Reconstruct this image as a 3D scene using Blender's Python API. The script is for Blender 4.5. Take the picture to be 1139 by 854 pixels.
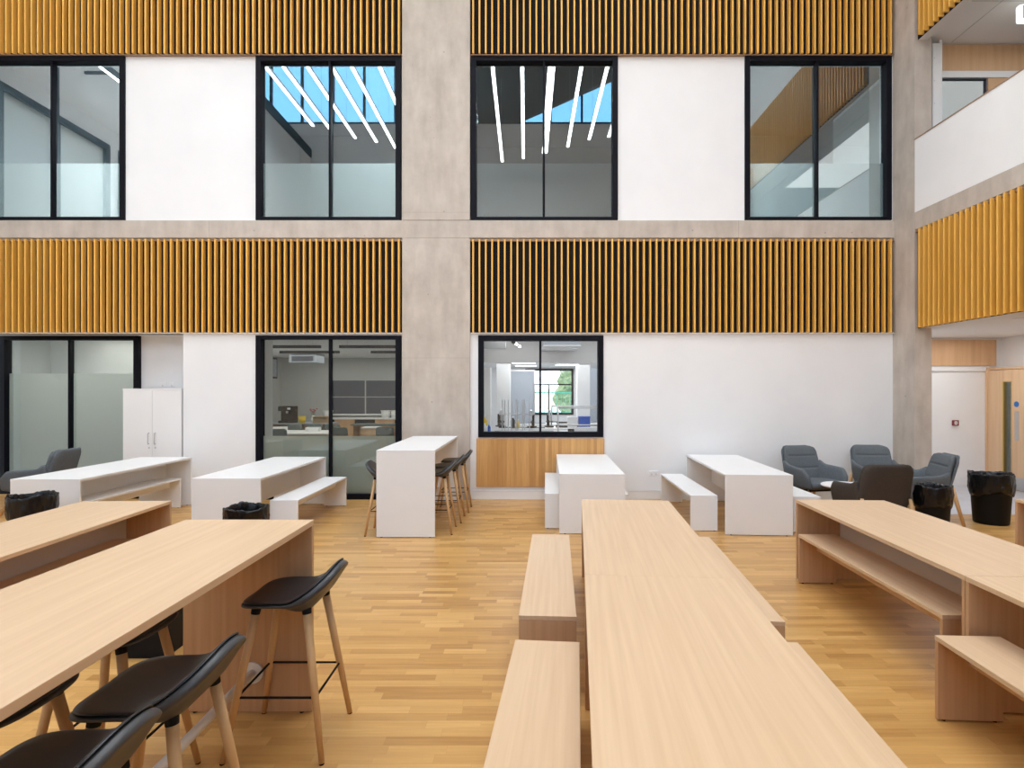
import bpy, bmesh, math, random
from mathutils import Vector, Matrix
PI = math.pi
R = math.radians
random.seed(7)
for o in list(bpy.data.objects):
    bpy.data.objects.remove(o)
SC = bpy.context.scene
COL = SC.collection

# ------------------------------------------------------------------ camera
cam_d = bpy.data.cameras.new('camera')
cam_d.sensor_width = 36.0
cam_d.lens = 633.0 * 36.0 / 1139.0
cam_d.shift_x = -15.5 / 1139.0
cam_d.shift_y = 8.5 / 1139.0
cam_d.clip_start = 0.05
cam = bpy.data.objects.new('camera', cam_d)
COL.objects.link(cam)
cam.location = (0, 0, 1.74)
cam.rotation_euler = (PI / 2, 0, 0)
SC.camera = cam

# ------------------------------------------------------------------ exposure
SC.view_settings.view_transform = 'Standard'
SC.view_settings.look = 'None'
SC.view_settings.gamma = 1.0
SC.view_settings.use_curve_mapping = False
SC.view_settings.exposure = 0.75
SC.cycles.max_bounces = 10
SC.cycles.diffuse_bounces = 6
SC.cycles.glossy_bounces = 5
SC.cycles.transmission_bounces = 6
SC.cycles.transparent_max_bounces = 12
SC.cycles.caustics_reflective = False
SC.cycles.caustics_refractive = False
SC.cycles.sample_clamp_indirect = 6.0

# ------------------------------------------------------------------ sky
SKY = 2.6
w = bpy.data.worlds.new('sky')
SC.world = w
w.use_nodes = True
wn, wl = w.node_tree.nodes, w.node_tree.links
wn.clear()
w_out = wn.new('ShaderNodeOutputWorld')
w_bg = wn.new('ShaderNodeBackground')
w_bg.inputs['Strength'].default_value = SKY
w_tc = wn.new('ShaderNodeTexCoord')
w_sep = wn.new('ShaderNodeSeparateXYZ')
w_rmp = wn.new('ShaderNodeValToRGB')
cr = w_rmp.color_ramp
cr.elements[0].position = 0.0
cr.elements[0].color = (0.50, 0.50, 0.48, 1)
cr.elements[1].position = 1.0
cr.elements[1].color = (0.90, 0.96, 1.0, 1)
for p, c in ((0.01, (1.18, 1.26, 1.36, 1)), (0.33, (1.18, 1.26, 1.36, 1)), (0.40, (0.20, 0.52, 0.88, 1)), (0.52, (0.24, 0.57, 0.93, 1)), (0.66, (0.88, 0.95, 1.0, 1))):
    e = cr.elements.new(p)
    e.color = c
w_noi = wn.new('ShaderNodeTexNoise')
w_noi.inputs['Scale'].default_value = 3.2
w_noi.inputs['Detail'].default_value = 4
w_cl = wn.new('ShaderNodeValToRGB')
w_cl.color_ramp.elements[0].position = 0.62
w_cl.color_ramp.elements[1].position = 0.80
w_mix = wn.new('ShaderNodeMixRGB')
w_mix.inputs['Color2'].default_value = (1, 1, 1, 1)
wl.new(w_tc.outputs['Generated'], w_sep.inputs[0])
wl.new(w_sep.outputs['Z'], w_rmp.inputs[0])
wl.new(w_tc.outputs['Generated'], w_noi.inputs['Vector'])
wl.new(w_noi.outputs['Fac'], w_cl.inputs[0])
wl.new(w_cl.outputs['Color'], w_mix.inputs['Fac'])
wl.new(w_rmp.outputs['Color'], w_mix.inputs['Color1'])
wl.new(w_mix.outputs['Color'], w_bg.inputs['Color'])
wl.new(w_bg.outputs[0], w_out.inputs[0])


def area(name, loc, sx, sy, power, rot=(0, 0, 0), color=(1, 1, 1), portal=False):
    d = bpy.data.lights.new(name, 'AREA')
    d.shape = 'RECTANGLE'
    d.size, d.size_y = sx, sy
    d.energy = power
    d.color = color
    if portal:
        d.cycles.is_portal = True
    o = bpy.data.objects.new(name, d)
    o.location = loc
    o.rotation_euler = rot
    COL.objects.link(o)
    return o


# portals: they emit nothing, they only tell the sampler where the sky comes in
area('rooflight_portal', (-1.3, 4.2, 12.75), 13.0, 9.0, 1, (0, 0, 0), portal=True)
area('clerestory_portal', (-4.5, -4.85, 14.6), 17.4, 3.4, 1, (R(90), 0, 0), portal=True)
area('added_window_portal', (-1.5, -4.85, 6.5), 13.6, 4.1, 1, (R(90), 0, 0), portal=True)  # belongs to the window band added behind the camera
# lamps of the neighbouring rooms
area('corridor_lamp', (7.4, 9.5, 2.72), 1.6, 1.2, 12, color=(0.95, 0.98, 1))
area('undercroft_lamp', (7.4, 6.2, 2.72), 2.2, 4.0, 16, color=(0.97, 0.98, 1))
area('gallery_lamp', (7.6, 6.0, 7.12), 1.5, 5.0, 15, color=(1, 0.97, 0.93))
area('classroom_lamp', (-4.6, 14.0, 2.70), 4.2, 4.5, 52, color=(1, 0.98, 0.93))
area('lab_lamp', (1.0, 10.9, 2.95), 3.6, 2.4, 20, color=(0.97, 0.99, 1.0))
area('lab_lamp', (1.0, 14.8, 2.42), 3.8, 3.8, 42, color=(0.97, 0.99, 1.0))
area('meeting_room_lamp', (-7.6, 10.7, 2.80), 2.0, 1.2, 18, color=(1, 0.98, 0.93))
area('upper_office_lamp', (-5.75, 10.5, 6.9), 0.7, 0.9, 300, color=(1.0, 1.0, 1.0))
area('upper_study_lamp', (-1.85, 10.5, 6.9), 0.4, 0.9, 120, color=(0.95, 1.0, 1.0))
area('upper_store_lamp', (-1.05, 10.5, 6.9), 0.3, 0.9, 14, color=(0.85, 0.98, 1.0))
area('upper_lab_lamp', (2.95, 10.5, 6.9), 0.5, 0.9, 130, color=(0.9, 0.98, 1.0))


# ------------------------------------------------------------------ mesh helpers
class MB:
    def __init__(self):
        self.v, self.f = [], []

    def add(self, verts, faces):
        n = len(self.v)
        self.v += [tuple(p) for p in verts]
        self.f += [tuple(i + n for i in f) for f in faces]
        return self

    def box(self, x0, x1, y0, y1, z0, z1):
        v = [(x0, y0, z0), (x1, y0, z0), (x1, y1, z0), (x0, y1, z0), (x0, y0, z1), (x1, y0, z1), (x1, y1, z1), (x0, y1, z1)]
        return self.add(v, [(0, 3, 2, 1), (4, 5, 6, 7), (0, 1, 5, 4), (1, 2, 6, 5), (2, 3, 7, 6), (3, 0, 4, 7)])

    def tube(self, pts, r, n=12, caps=True):
        pts = [Vector(p) for p in pts]
        rr = r if isinstance(r, (list, tuple)) else [r] * len(pts)
        rings = []
        up = None
        for i, p in enumerate(pts):
            d = (pts[min(i + 1, len(pts) - 1)] - pts[max(i - 1, 0)]).normalized()
            if up is None:
                up = Vector((0, 0, 1)) if abs(d.z) < 0.9 else Vector((1, 0, 0))
            a = d.cross(up).normalized()
            b = a.cross(d).normalized()
            up = b
            rings.append([p + (a * math.cos(2 * PI * k / n) + b * math.sin(2 * PI * k / n)) * rr[i] for k in range(n)])
        v = [q for ring in rings for q in ring]
        f = []
        for i in range(len(pts) - 1):
            for k in range(n):
                f.append((i * n + k, i * n + (k + 1) % n, (i + 1) * n + (k + 1) % n, (i + 1) * n + k))
        if caps:
            f.append(tuple(range(n))[::-1])
            f.append(tuple((len(pts) - 1) * n + k for k in range(n)))
        return self.add(v, f)

    def lathe(self, prof, n=32, c=(0, 0, 0), fn=None):
        v, f = [], []
        for (r, z) in prof:
            for k in range(n):
                t = 2 * PI * k / n
                p = (c[0] + r * math.cos(t), c[1] + r * math.sin(t), c[2] + z)
                v.append(fn(p, t, r, z) if fn else p)
        for i in range(len(prof) - 1):
            for k in range(n):
                f.append((i * n + k, i * n + (k + 1) % n, (i + 1) * n + (k + 1) % n, (i + 1) * n + k))
        if prof[0][0] > 1e-4:
            f.append(tuple(range(n))[::-1])
        if prof[-1][0] > 1e-4:
            f.append(tuple((len(prof) - 1) * n + k for k in range(n)))
        return self.add(v, f)

    def build(self, name, mat, parent=None, bevel=0.0, smooth=False, subsurf=0, loc=None, seg=2):
        me = bpy.data.meshes.new(name)
        me.from_pydata(self.v, [], self.f)
        me.validate()
        bm = bmesh.new()
        bm.from_mesh(me)
        bmesh.ops.recalc_face_normals(bm, faces=bm.faces)
        bm.to_mesh(me)
        bm.free()
        if mat:
            me.materials.append(mat)
        o = bpy.data.objects.new(name, me)
        COL.objects.link(o)
        if parent is not None:
            o.parent = parent
        if loc:
            o.location = loc
        if bevel:
            m = o.modifiers.new('bevel', 'BEVEL')
            m.width = bevel
            m.segments = seg
            m.limit_method = 'ANGLE'
        if subsurf:
            m = o.modifiers.new('sub', 'SUBSURF')
            m.levels = m.render_levels = subsurf
        if smooth:
            for p in me.polygons:
                p.use_smooth = True
        return o


def tag(o, label=None, cat=None, group=None, kind=None):
    if label:
        o['label'] = label
    if cat:
        o['category'] = cat
    if group:
        o['group'] = group
    if kind:
        o['kind'] = kind
    return o


def thing(name, label, cat, loc=(0, 0, 0), rz=0.0, group=None):
    o = bpy.data.objects.new(name, None)
    o.empty_display_size = 0.1
    COL.objects.link(o)
    o.location = loc
    o.rotation_euler = (0, 0, rz)
    return tag(o, label, cat, group)


def struct(name, mb, mat, label, cat, parent=None, **k):
    o = mb.build(name, mat, parent, **k)
    if parent is None:
        tag(o, label, cat, kind='structure')
    return o


def sroot(name, label, cat, loc=(0, 0, 0)):
    o = thing(name, label, cat, loc)
    o['kind'] = 'structure'
    return o


def copy_tree(o, parent=None):
    c = o.copy()
    COL.objects.link(c)
    if parent is not None:
        c.parent = parent
    for ch in list(o.children):
        copy_tree(ch, c)
    return c


def clone(o, loc, rz, label=None, group=None):
    c = copy_tree(o)
    c.location = loc
    c.rotation_euler = (0, 0, rz)
    if label:
        c['label'] = label
    if group:
        c['group'] = group
    return c


# ------------------------------------------------------------------ materials
def mat(name, color, rough=0.5, metal=0.0, spec=0.5, emit=None, es=1.0):
    m = bpy.data.materials.new(name)
    m.use_nodes = True
    b = m.node_tree.nodes['Principled BSDF']
    b.inputs['Base Color'].default_value = (*color, 1)
    b.inputs['Roughness'].default_value = rough
    b.inputs['Metallic'].default_value = metal
    b.inputs['Specular IOR Level'].default_value = spec
    if emit:
        b.inputs['Emission Color'].default_value = (*emit, 1)
        b.inputs['Emission Strength'].default_value = es
    return m


def nodes(m):
    return m.node_tree.nodes, m.node_tree.links, m.node_tree.nodes['Principled BSDF']


def noisy(name, c1, c2, scale=(4, 4, 4), rough=0.6, detail=5, lo=0.35, hi=0.65, bump=0.0, spec=0.5, bscale=None, wear=None):
    """two-tone procedural noise on object coordinates"""
    m = mat(name, c1, rough, spec=spec)
    n, l, b = nodes(m)
    tc = n.new('ShaderNodeTexCoord')
    mp = n.new('ShaderNodeMapping')
    mp.inputs['Scale'].default_value = scale
    nz = n.new('ShaderNodeTexNoise')
    nz.inputs['Scale'].default_value = 1
    nz.inputs['Detail'].default_value = detail
    rp = n.new('ShaderNodeValToRGB')
    rp.color_ramp.elements[0].position = lo
    rp.color_ramp.elements[1].position = hi
    rp.color_ramp.elements[0].color = (*c1, 1)
    rp.color_ramp.elements[1].color = (*c2, 1)
    l.new(tc.outputs['Object'], mp.inputs[0])
    l.new(mp.outputs[0], nz.inputs['Vector'])
    l.new(nz.outputs['Fac'], rp.inputs[0])
    l.new(rp.outputs[0], b.inputs['Base Color'])
    if bump:
        bp = n.new('ShaderNodeBump')
        bp.inputs['Strength'].default_value = bump
        bp.inputs['Distance'].default_value = 0.004
        if bscale:
            nb = n.new('ShaderNodeTexNoise')
            nb.inputs['Scale'].default_value = bscale
            nb.inputs['Detail'].default_value = 3
            l.new(tc.outputs['Object'], nb.inputs['Vector'])
            l.new(nb.outputs['Fac'], bp.inputs['Height'])
        else:
            l.new(nz.outputs['Fac'], bp.inputs['Height'])
        l.new(bp.outputs[0], b.inputs['Normal'])
    return m


M = {}
M['white_wall'] = noisy('white plaster', (0.83, 0.83, 0.835), (0.86, 0.86, 0.862), (1.5, 1.5, 1.5), 0.75, spec=0.3)
M['white_paint'] = mat('white satin paint', (0.82, 0.82, 0.82), 0.45)
M['ceiling'] = mat('white ceiling board', (0.80, 0.79, 0.78), 0.8, spec=0.2)
M['black_frame'] = mat('black anodised aluminium', (0.005, 0.005, 0.009), 0.55, spec=0.12)
M['black'] = mat('matt black', (0.010, 0.009, 0.009), 0.8, spec=0.2)
M['steel'] = mat('brushed steel', (0.62, 0.62, 0.63), 0.28, 1.0)
M['laminate'] = noisy('white laminate', (0.84, 0.835, 0.83), (0.86, 0.855, 0.85), (2, 2, 2), 0.42)
M['grey_floor'] = noisy('pale grey vinyl', (0.50, 0.51, 0.56), (0.56, 0.57, 0.62), (3, 3, 3), 0.3)
M['veneer'] = noisy('pale beech veneer', (0.650, 0.442, 0.268), (0.722, 0.513, 0.325), (38, 1.1, 38), 0.42, detail=4, lo=0.3, hi=0.7, bump=0.05)
M['veneer_shaded'] = noisy('beech end panel with painted shade', (0.53, 0.315, 0.165), (0.61, 0.375, 0.21), (38, 38, 1.1), 0.45, detail=4, lo=0.3, hi=0.7)  # darker veneer copy; the end panels' shade is put into the colour
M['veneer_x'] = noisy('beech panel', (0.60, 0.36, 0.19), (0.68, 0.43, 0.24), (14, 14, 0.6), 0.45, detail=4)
M['slat'] = noisy('oiled pine slat', (0.80, 0.420, 0.070), (0.91, 0.515, 0.105), (9.7, 9.7, 0.7), 0.5, detail=3, lo=0.3, hi=0.7)
M['leg_wood'] = noisy('turned beech', (0.60, 0.365, 0.165), (0.68, 0.43, 0.21), (40, 40, 3), 0.45)
M['door_wood'] = noisy('oak door veneer', (0.70, 0.46, 0.27), (0.77, 0.53, 0.33), (16, 16, 0.8), 0.4)
M['shell'] = mat('black moulded plastic', (0.052, 0.051, 0.053), 0.45)
M['cushion'] = mat('black faux leather', (0.020, 0.022, 0.026), 0.36)
M['fabric'] = noisy('blue grey wool', (0.115, 0.130, 0.142), (0.138, 0.154, 0.167), (60, 60, 60), 0.9, bump=0.15, spec=0.2)
M['fabric_dark'] = noisy('dark taupe upholstery', (0.060, 0.050, 0.042), (0.070, 0.058, 0.050), (60, 60, 60), 0.9, spec=0.2)
M['bag'] = mat('black bin liner', (0.005, 0.005, 0.006), 0.25, spec=0.4)
M['bin'] = mat('black bin plastic', (0.008, 0.008, 0.009), 0.55, spec=0.15)
M['blue_sign'] = mat('blue sign', (0.01, 0.16, 0.5), 0.4)
M['red'] = mat('dark red plastic', (0.22, 0.02, 0.03), 0.4)
M['green_sign'] = mat('green sign face', (0.0, 0.25, 0.16), 0.4, emit=(0.0, 0.42, 0.28), es=0.6)
M['lit_white'] = mat('lit acrylic', (0.8, 0.85, 0.85), 0.3, emit=(0.9, 1.0, 0.98), es=0.75)
M['tube'] = mat('led strip', (0.9, 0.9, 0.9), 0.4, emit=(1, 0.99, 0.96), es=9.0)
M['panel_light'] = mat('led ceiling panel', (0.9, 0.9, 0.9), 0.4, emit=(1, 1, 1), es=2.2)
M['spot'] = mat('downlight lens', (0.9, 0.9, 0.9), 0.4, emit=(1, 0.85, 0.6), es=6.0)
M['grey_wall'] = mat('mid grey paint', (0.50, 0.51, 0.50), 0.8)
M['dark_room'] = mat('dark grey with painted dimness', (0.17, 0.20, 0.215), 0.8)  # upper rooms' dimness is put into the colour; plain dark grey on sink tops
M['blue_grey'] = mat('blue grey partition', (0.36, 0.40, 0.46), 0.6)
M['board'] = mat('slate blue board', (0.065, 0.07, 0.095), 0.5)
M['cap'] = mat('thin timber capping', (0.30, 0.19, 0.12), 0.5)
M['chair_plastic'] = mat('grey green plastic', (0.10, 0.13, 0.125), 0.5)
M['white_plastic'] = mat('white plastic', (0.85, 0.85, 0.85), 0.4)
M['yellow'] = mat('yellow plastic', (0.80, 0.55, 0.02), 0.4)
M['blue_plastic'] = mat('blue plastic', (0.02, 0.10, 0.50), 0.4)
M['cardboard'] = mat('cardboard', (0.42, 0.28, 0.15), 0.8)
M['hedge'] = noisy('hedge leaves', (0.13, 0.17, 0.07), (0.30, 0.33, 0.16), (6, 6, 6), 0.8)
M['court'] = mat('green court', (0.03, 0.42, 0.30), 0.8)
M['asphalt'] = mat('pale paving', (0.5, 0.5, 0.5), 0.9)
M['red_plastic'] = mat('pink red plastic', (0.5, 0.08, 0.10), 0.5)


def concrete():
    m = mat('cast concrete', (0.55, 0.46, 0.39), 0.75, spec=0.25)
    n, l, b = nodes(m)
    tc = n.new('ShaderNodeTexCoord')
    big = n.new('ShaderNodeTexNoise')
    big.inputs['Scale'].default_value = 2.4
    big.inputs['Detail'].default_value = 8
    big.inputs['Roughness'].default_value = 0.65
    mp = n.new('ShaderNodeMapping')
    mp.inputs['Scale'].default_value = (6, 6, 1.6)
    st = n.new('ShaderNodeTexNoise')
    st.inputs['Scale'].default_value = 1.0
    st.inputs['Detail'].default_value = 6
    mx = n.new('ShaderNodeMath')
    mx.operation = 'ADD'
    r = n.new('ShaderNodeValToRGB')
    r.color_ramp.elements[0].position = 0.72
    r.color_ramp.elements[1].position = 1.28
    r.color_ramp.elements[0].color = (0.44, 0.38, 0.325, 1)
    r.color_ramp.elements[1].color = (0.59, 0.525, 0.46, 1)
    md = n.new('ShaderNodeMath')
    md.operation = 'MULTIPLY'
    md.inputs[1].default_value = 0.5
    r.color_ramp.elements[0].position = 0.36
    r.color_ramp.elements[1].position = 0.64
    vo = n.new('ShaderNodeTexVoronoi')
    vo.inputs['Scale'].default_value = 3.1
    pit = n.new('ShaderNodeValToRGB')
    pit.color_ramp.elements[0].position = 0.035
    pit.color_ramp.elements[0].color = (0.55, 0.52, 0.5, 1)
    pit.color_ramp.elements[1].position = 0.055
    pit.color_ramp.elements[1].color = (1, 1, 1, 1)
    mul = n.new('ShaderNodeMixRGB')
    mul.blend_type = 'MULTIPLY'
    mul.inputs['Fac'].default_value = 0.55
    l.new(tc.outputs['Object'], big.inputs['Vector'])
    l.new(tc.outputs['Object'], mp.inputs[0])
    l.new(mp.outputs[0], st.inputs['Vector'])
    l.new(big.outputs['Fac'], mx.inputs[0])
    l.new(st.outputs['Fac'], mx.inputs[1])
    l.new(mx.outputs[0], md.inputs[0])
    l.new(md.outputs[0], r.inputs[0])
    l.new(tc.outputs['Object'], vo.inputs['Vector'])
    l.new(vo.outputs['Distance'], pit.inputs[0])
    l.new(r.outputs[0], mul.inputs['Color1'])
    l.new(pit.outputs[0], mul.inputs['Color2'])
    l.new(mul.outputs[0], b.inputs['Base Color'])
    bp = n.new('ShaderNodeBump')
    bp.inputs['Strength'].default_value = 0.15
    bp.inputs['Distance'].default_value = 0.01
    l.new(mx.outputs[0], bp.inputs['Height'])
    l.new(bp.outputs[0], b.inputs['Normal'])
    return m


M['concrete'] = concrete()


def strips(name, wid, length, ramp, rough, across='Y', grain=0.5, gap=0.012, along='X', spec=0.5):
    """random-length wood strips: rows run along one axis, every strip with its own tone"""
    m = mat(name, (0.5, 0.3, 0.1), rough, spec=spec)
    n, l, b = nodes(m)
    tc = n.new('ShaderNodeTexCoord')
    sp = n.new('ShaderNodeSeparateXYZ')
    l.new(tc.outputs['Object'], sp.inputs[0])

    def math_(op, a, bb=None):
        k = n.new('ShaderNodeMath')
        k.operation = op
        for i, x in enumerate((a, bb)):
            if x is None:
                continue
            if isinstance(x, (int, float)):
                k.inputs[i].default_value = x
            else:
                l.new(x, k.inputs[i])
        return k.outputs[0]
    yv = math_('DIVIDE', sp.outputs[across], wid)
    row = math_('FLOOR', yv)
    wn1 = n.new('ShaderNodeTexWhiteNoise')
    wn1.noise_dimensions = '1D'
    l.new(row, wn1.inputs['W'])
    xv = math_('ADD', math_('DIVIDE', sp.outputs[along], length), math_('MULTIPLY', wn1.outputs['Value'], 17.0))
    # uneven lengths
    xw = math_('ADD', xv, math_('MULTIPLY', math_('SINE', math_('MULTIPLY', xv, 2.1)), 0.28))
    cell = math_('FLOOR', xw)
    cmb = n.new('ShaderNodeCombineXYZ')
    l.new(row, cmb.inputs[0])
    l.new(cell, cmb.inputs[1])
    wn2 = n.new('ShaderNodeTexWhiteNoise')
    wn2.noise_dimensions = '3D'
    l.new(cmb.outputs[0], wn2.inputs['Vector'])
    # grain, shifted from strip to strip
    mp = n.new('ShaderNodeMapping')
    sc = [38, 38, 38]
    sc['XYZ'.index(along)] = 2.2
    mp.inputs['Scale'].default_value = sc
    off = n.new('ShaderNodeVectorMath')
    off.operation = 'ADD'
    sc2 = n.new('ShaderNodeVectorMath')
    sc2.operation = 'SCALE'
    sc2.inputs['Scale'].default_value = 9.0
    l.new(wn2.outputs['Color'], sc2.inputs[0])
    l.new(tc.outputs['Object'], mp.inputs[0])
    l.new(mp.outputs[0], off.inputs[0])
    l.new(sc2.outputs[0], off.inputs[1])
    nz = n.new('ShaderNodeTexNoise')
    nz.inputs['Scale'].default_value = 1.0
    nz.inputs['Detail'].default_value = 5
    nz.inputs['Roughness'].default_value = 0.6
    l.new(off.outputs[0], nz.inputs['Vector'])
    val = math_('ADD', math_('MULTIPLY', wn2.outputs['Value'], 1 - grain), math_('MULTIPLY', nz.outputs['Fac'], grain))
    rp = n.new('ShaderNodeValToRGB')
    rp.color_ramp.elements[0].position = ramp[0][0]
    rp.color_ramp.elements[0].color = (*ramp[0][1], 1)
    rp.color_ramp.elements[1].position = ramp[-1][0]
    rp.color_ramp.elements[1].color = (*ramp[-1][1], 1)
    for p, c in ramp[1:-1]:
        e = rp.color_ramp.elements.new(p)
        e.color = (*c, 1)
    l.new(val, rp.inputs[0])
    # thin joints
    fy = math_('FRACT', yv)
    fx = math_('FRACT', xw)
    jy = math_('LESS_THAN', fy, gap)
    jx = math_('LESS_THAN', fx, gap * wid / length)
    j = math_('MULTIPLY', math_('MAXIMUM', jy, jx), 0.45)
    mx = n.new('ShaderNodeMixRGB')
    mx.inputs['Color2'].default_value = (0.16, 0.08, 0.03, 1)
    l.new(j, mx.inputs['Fac'])
    l.new(rp.outputs[0], mx.inputs['Color1'])
    l.new(mx.outputs[0], b.inputs['Base Color'])
    return m


M['floor'] = strips('oak strip flooring', 0.070, 0.40,
                    [(0.16, (0.385, 0.185, 0.050)), (0.40, (0.525, 0.282, 0.086)), (0.62, (0.600, 0.338, 0.110)), (0.88, (0.735, 0.450, 0.170))], 0.33, grain=0.55)
M['oak_panel'] = strips('oak stave panel', 0.052, 60.0,
                        [(0.15, (0.44, 0.21, 0.065)), (0.5, (0.60, 0.32, 0.105)), (0.85, (0.76, 0.45, 0.18))], 0.45, across='X', along='Z', grain=0.6)


def glass(name, refl, tint=(1, 1, 1), rough=0.0, tintmix=1.0):
    """flat pane: sees through, with a mirror layer that grows at grazing angles"""
    m = bpy.data.materials.new(name)
    m.use_nodes = True
    n, l = m.node_tree.nodes, m.node_tree.links
    n.clear()
    out = n.new('ShaderNodeOutputMaterial')
    tr = n.new('ShaderNodeBsdfTransparent')
    tr.inputs['Color'].default_value = (*tint, 1)
    gl = n.new('ShaderNodeBsdfGlossy')
    gl.inputs['Roughness'].default_value = rough
    gl.inputs['Color'].default_value = (0.93, 0.98, 1.0, 1)
    lw = n.new('ShaderNodeLayerWeight')
    lw.inputs['Blend'].default_value = 0.25
    mp = n.new('ShaderNodeMapRange')
    mp.inputs['To Min'].default_value = refl
    mp.inputs['To Max'].default_value = 0.9
    l.new(lw.outputs['Fresnel'], mp.inputs['Value'])
    mx = n.new('ShaderNodeMixShader')
    l.new(mp.outputs[0], mx.inputs['Fac'])
    l.new(tr.outputs[0], mx.inputs[1])
    l.new(gl.outputs[0], mx.inputs[2])
    l.new(mx.outputs[0], out.inputs[0])
    return m


def film(name, color, trans=0.5, clear=0.1):
    m = bpy.data.materials.new(name)
    m.use_nodes = True
    n, l = m.node_tree.nodes, m.node_tree.links
    n.clear()
    out = n.new('ShaderNodeOutputMaterial')
    df = n.new('ShaderNodeBsdfDiffuse')
    df.inputs['Color'].default_value = (*color, 1)
    tl = n.new('ShaderNodeBsdfTranslucent')
    tl.inputs['Color'].default_value = (*color, 1)
    mx = n.new('ShaderNodeMixShader')
    mx.inputs['Fac'].default_value = trans
    tr = n.new('ShaderNodeBsdfTransparent')
    mx2 = n.new('ShaderNodeMixShader')
    mx2.inputs['Fac'].default_value = clear
    l.new(df.outputs[0], mx.inputs[1])
    l.new(tl.outputs[0], mx.inputs[2])
    l.new(mx.outputs[0], mx2.inputs[1])
    l.new(tr.outputs[0], mx2.inputs[2])
    l.new(mx2.outputs[0], out.inputs[0])
    return m


M['glass_up'] = glass('reflective upper glazing', 0.23, (0.82, 0.88, 0.89))
M['glass_low'] = glass('clear ground floor glazing', 0.03, (0.88, 0.90, 0.88))
M['glass_lab'] = glass('clear lab glazing', 0.03, (0.96, 0.97, 0.97))
M['glass_roof'] = glass('rooflight glazing', 0.05, (0.97, 0.98, 1.0))
M['film_up'] = film('frosted film upper', (0.68, 0.715, 0.715), 0.86, 0.08)
M['film_low'] = film('frosted film lower', (0.86, 0.87, 0.80), 0.35, 0.02)
M['film_meet'] = film('frosted film meeting room', (0.80, 0.84, 0.82), 0.5, 0.2)

# ------------------------------------------------------------------ the shell of the atrium
YW = 9.2          # face of the back wall
XR = 5.93         # face of the right-hand wall
XL = -8.9         # face of the left-hand wall
YB = -5.0         # face of the wall behind the camera

struct('floor', MB().box(XL - 0.2, 8.9, YB - 0.2, 9.19, -0.1, 0).box(XL - 0.2, -5.54, 9.19, 9.75, -0.1, 0), M['floor'],
       'oak strip floor of the atrium in warm honey tones', 'floor')
struct('floor_corridor', MB().box(6.0, 9.0, 8.05, 10.7, 0.0, 0.004), M['grey_floor'],
       'pale grey glossy corridor floor behind the right-hand bin', 'floor')

wb = MB()
T0, T1 = YW, YW + 0.30
wb.box(-5.54, -4.36, T0, YW + 0.6, 0, 2.69)                  # white pier left of the tall window
wb.box(-4.36, -1.95, T0, T1, 2.648, 2.69)
wb.box(-1.0, -0.77, T0, T1, 0, 2.69)
wb.box(-0.77, 1.25, T0, T1, 0, 1.006)
wb.box(-0.77, 1.25, T0, T1, 2.648, 2.69)
wb.box(1.25, XR, T0, T1, 0, 2.69)
wb.box(-2.02, -0.90, T0 + 0.05, T1, 0, 13.0)
wb.box(XL, XR, T0 + 0.01, T1, 2.69, 4.509)                   # behind the slats and the beam
wb.box(XL, -8.84, T0, T1, 4.509, 7.155)
wb.box(-6.47, -4.36, T0, T1, 4.509, 7.155)
wb.box(1.483, 3.532, T0, T1, 4.509, 7.155)
wb.box(5.90, XR + 0.3, T0, T1, 4.509, 7.155)
wb.box(XL, 9.0, T0 + 0.01, T1, 7.155, 13.0)
struct('wall_back', wb, M['white_wall'], 'white plastered back wall of the atrium', 'wall')

# concrete frame
cc = MB().box(-1.991, -0.901, YW - 0.05, YW + 0.06, 0, 4.21).box(-1.991, -0.901, YW - 0.05, YW + 0.06, 4.50, 13.0)
col = struct('concrete_column', cc, M['concrete'], 'wide raw concrete column in the middle of the back wall', 'column')
tie = MB()
for zz in (2.28, 4.62):
    tie.box(-1.991, -0.901, YW - 0.0502, YW - 0.049, zz, zz + 0.004)
tie.build('shutter_joint', mat('concrete joint', (0.36, 0.30, 0.25), 0.9), col)
cr_ = MB().box(XR, 6.19, 8.68, YW + 0.3, 0, 13.0)
struct('concrete_column', cr_, M['concrete'], 'raw concrete corner column where the back wall meets the right-hand gallery', 'column')
bb = MB().box(XL, XR, YW - 0.045, YW + 0.02, 4.213, 4.497)
bm_ = struct('concrete_beam', bb, M['concrete'], 'long concrete floor beam across the back wall between the two storeys', 'beam', bevel=0.006)
jo = MB()
for x in (1.5, 3.42, -5.1):
    jo.box(x, x + 0.006, YW - 0.0456, YW - 0.044, 4.215, 4.495)
jo.build('beam_joint', bpy.data.materials['concrete joint'], bm_)
struct('concrete_beam', MB().box(XR, 6.19, YB, 8.68, 4.205, 4.47), M['concrete'],
       'concrete floor beam along the right-hand gallery under the white parapet', 'beam', bevel=0.006)

# right-hand gallery
struct('wall_right', MB().box(8.85, 9.05, YB, 10.7, 0, 7.4), M['white_wall'], 'white wall at the back of the right-hand gallery', 'wall')
pp = MB().box(XR, 6.07, YB, 8.68, 4.47, 5.575)
par = struct('parapet', pp, M['white_wall'], 'plain white gallery parapet sloping away at the upper right', 'parapet')
MB().box(XR - 0.006, 6.09, YB, 8.69, 5.575, 5.592).build('capping', M['cap'], par)
struct('gallery_floor', MB().box(6.19, 8.85, YB, 8.95, 4.22, 4.47), M['grey_floor'], 'floor slab of the right-hand gallery', 'floor')
struct('ceiling_undercroft', MB().box(5.986, 8.85, YB, 10.7, 2.74, 2.80).box(5.986, 6.19, YB, 8.68, 2.705, 2.74), M['ceiling'],
       'white soffit under the right-hand gallery above the bins', 'ceiling')
gc = MB().box(6.0, 8.85, YB, 8.95, 7.20, 7.35).box(5.986, 6.12, YB, 8.68, 7.10, 7.20)
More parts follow.
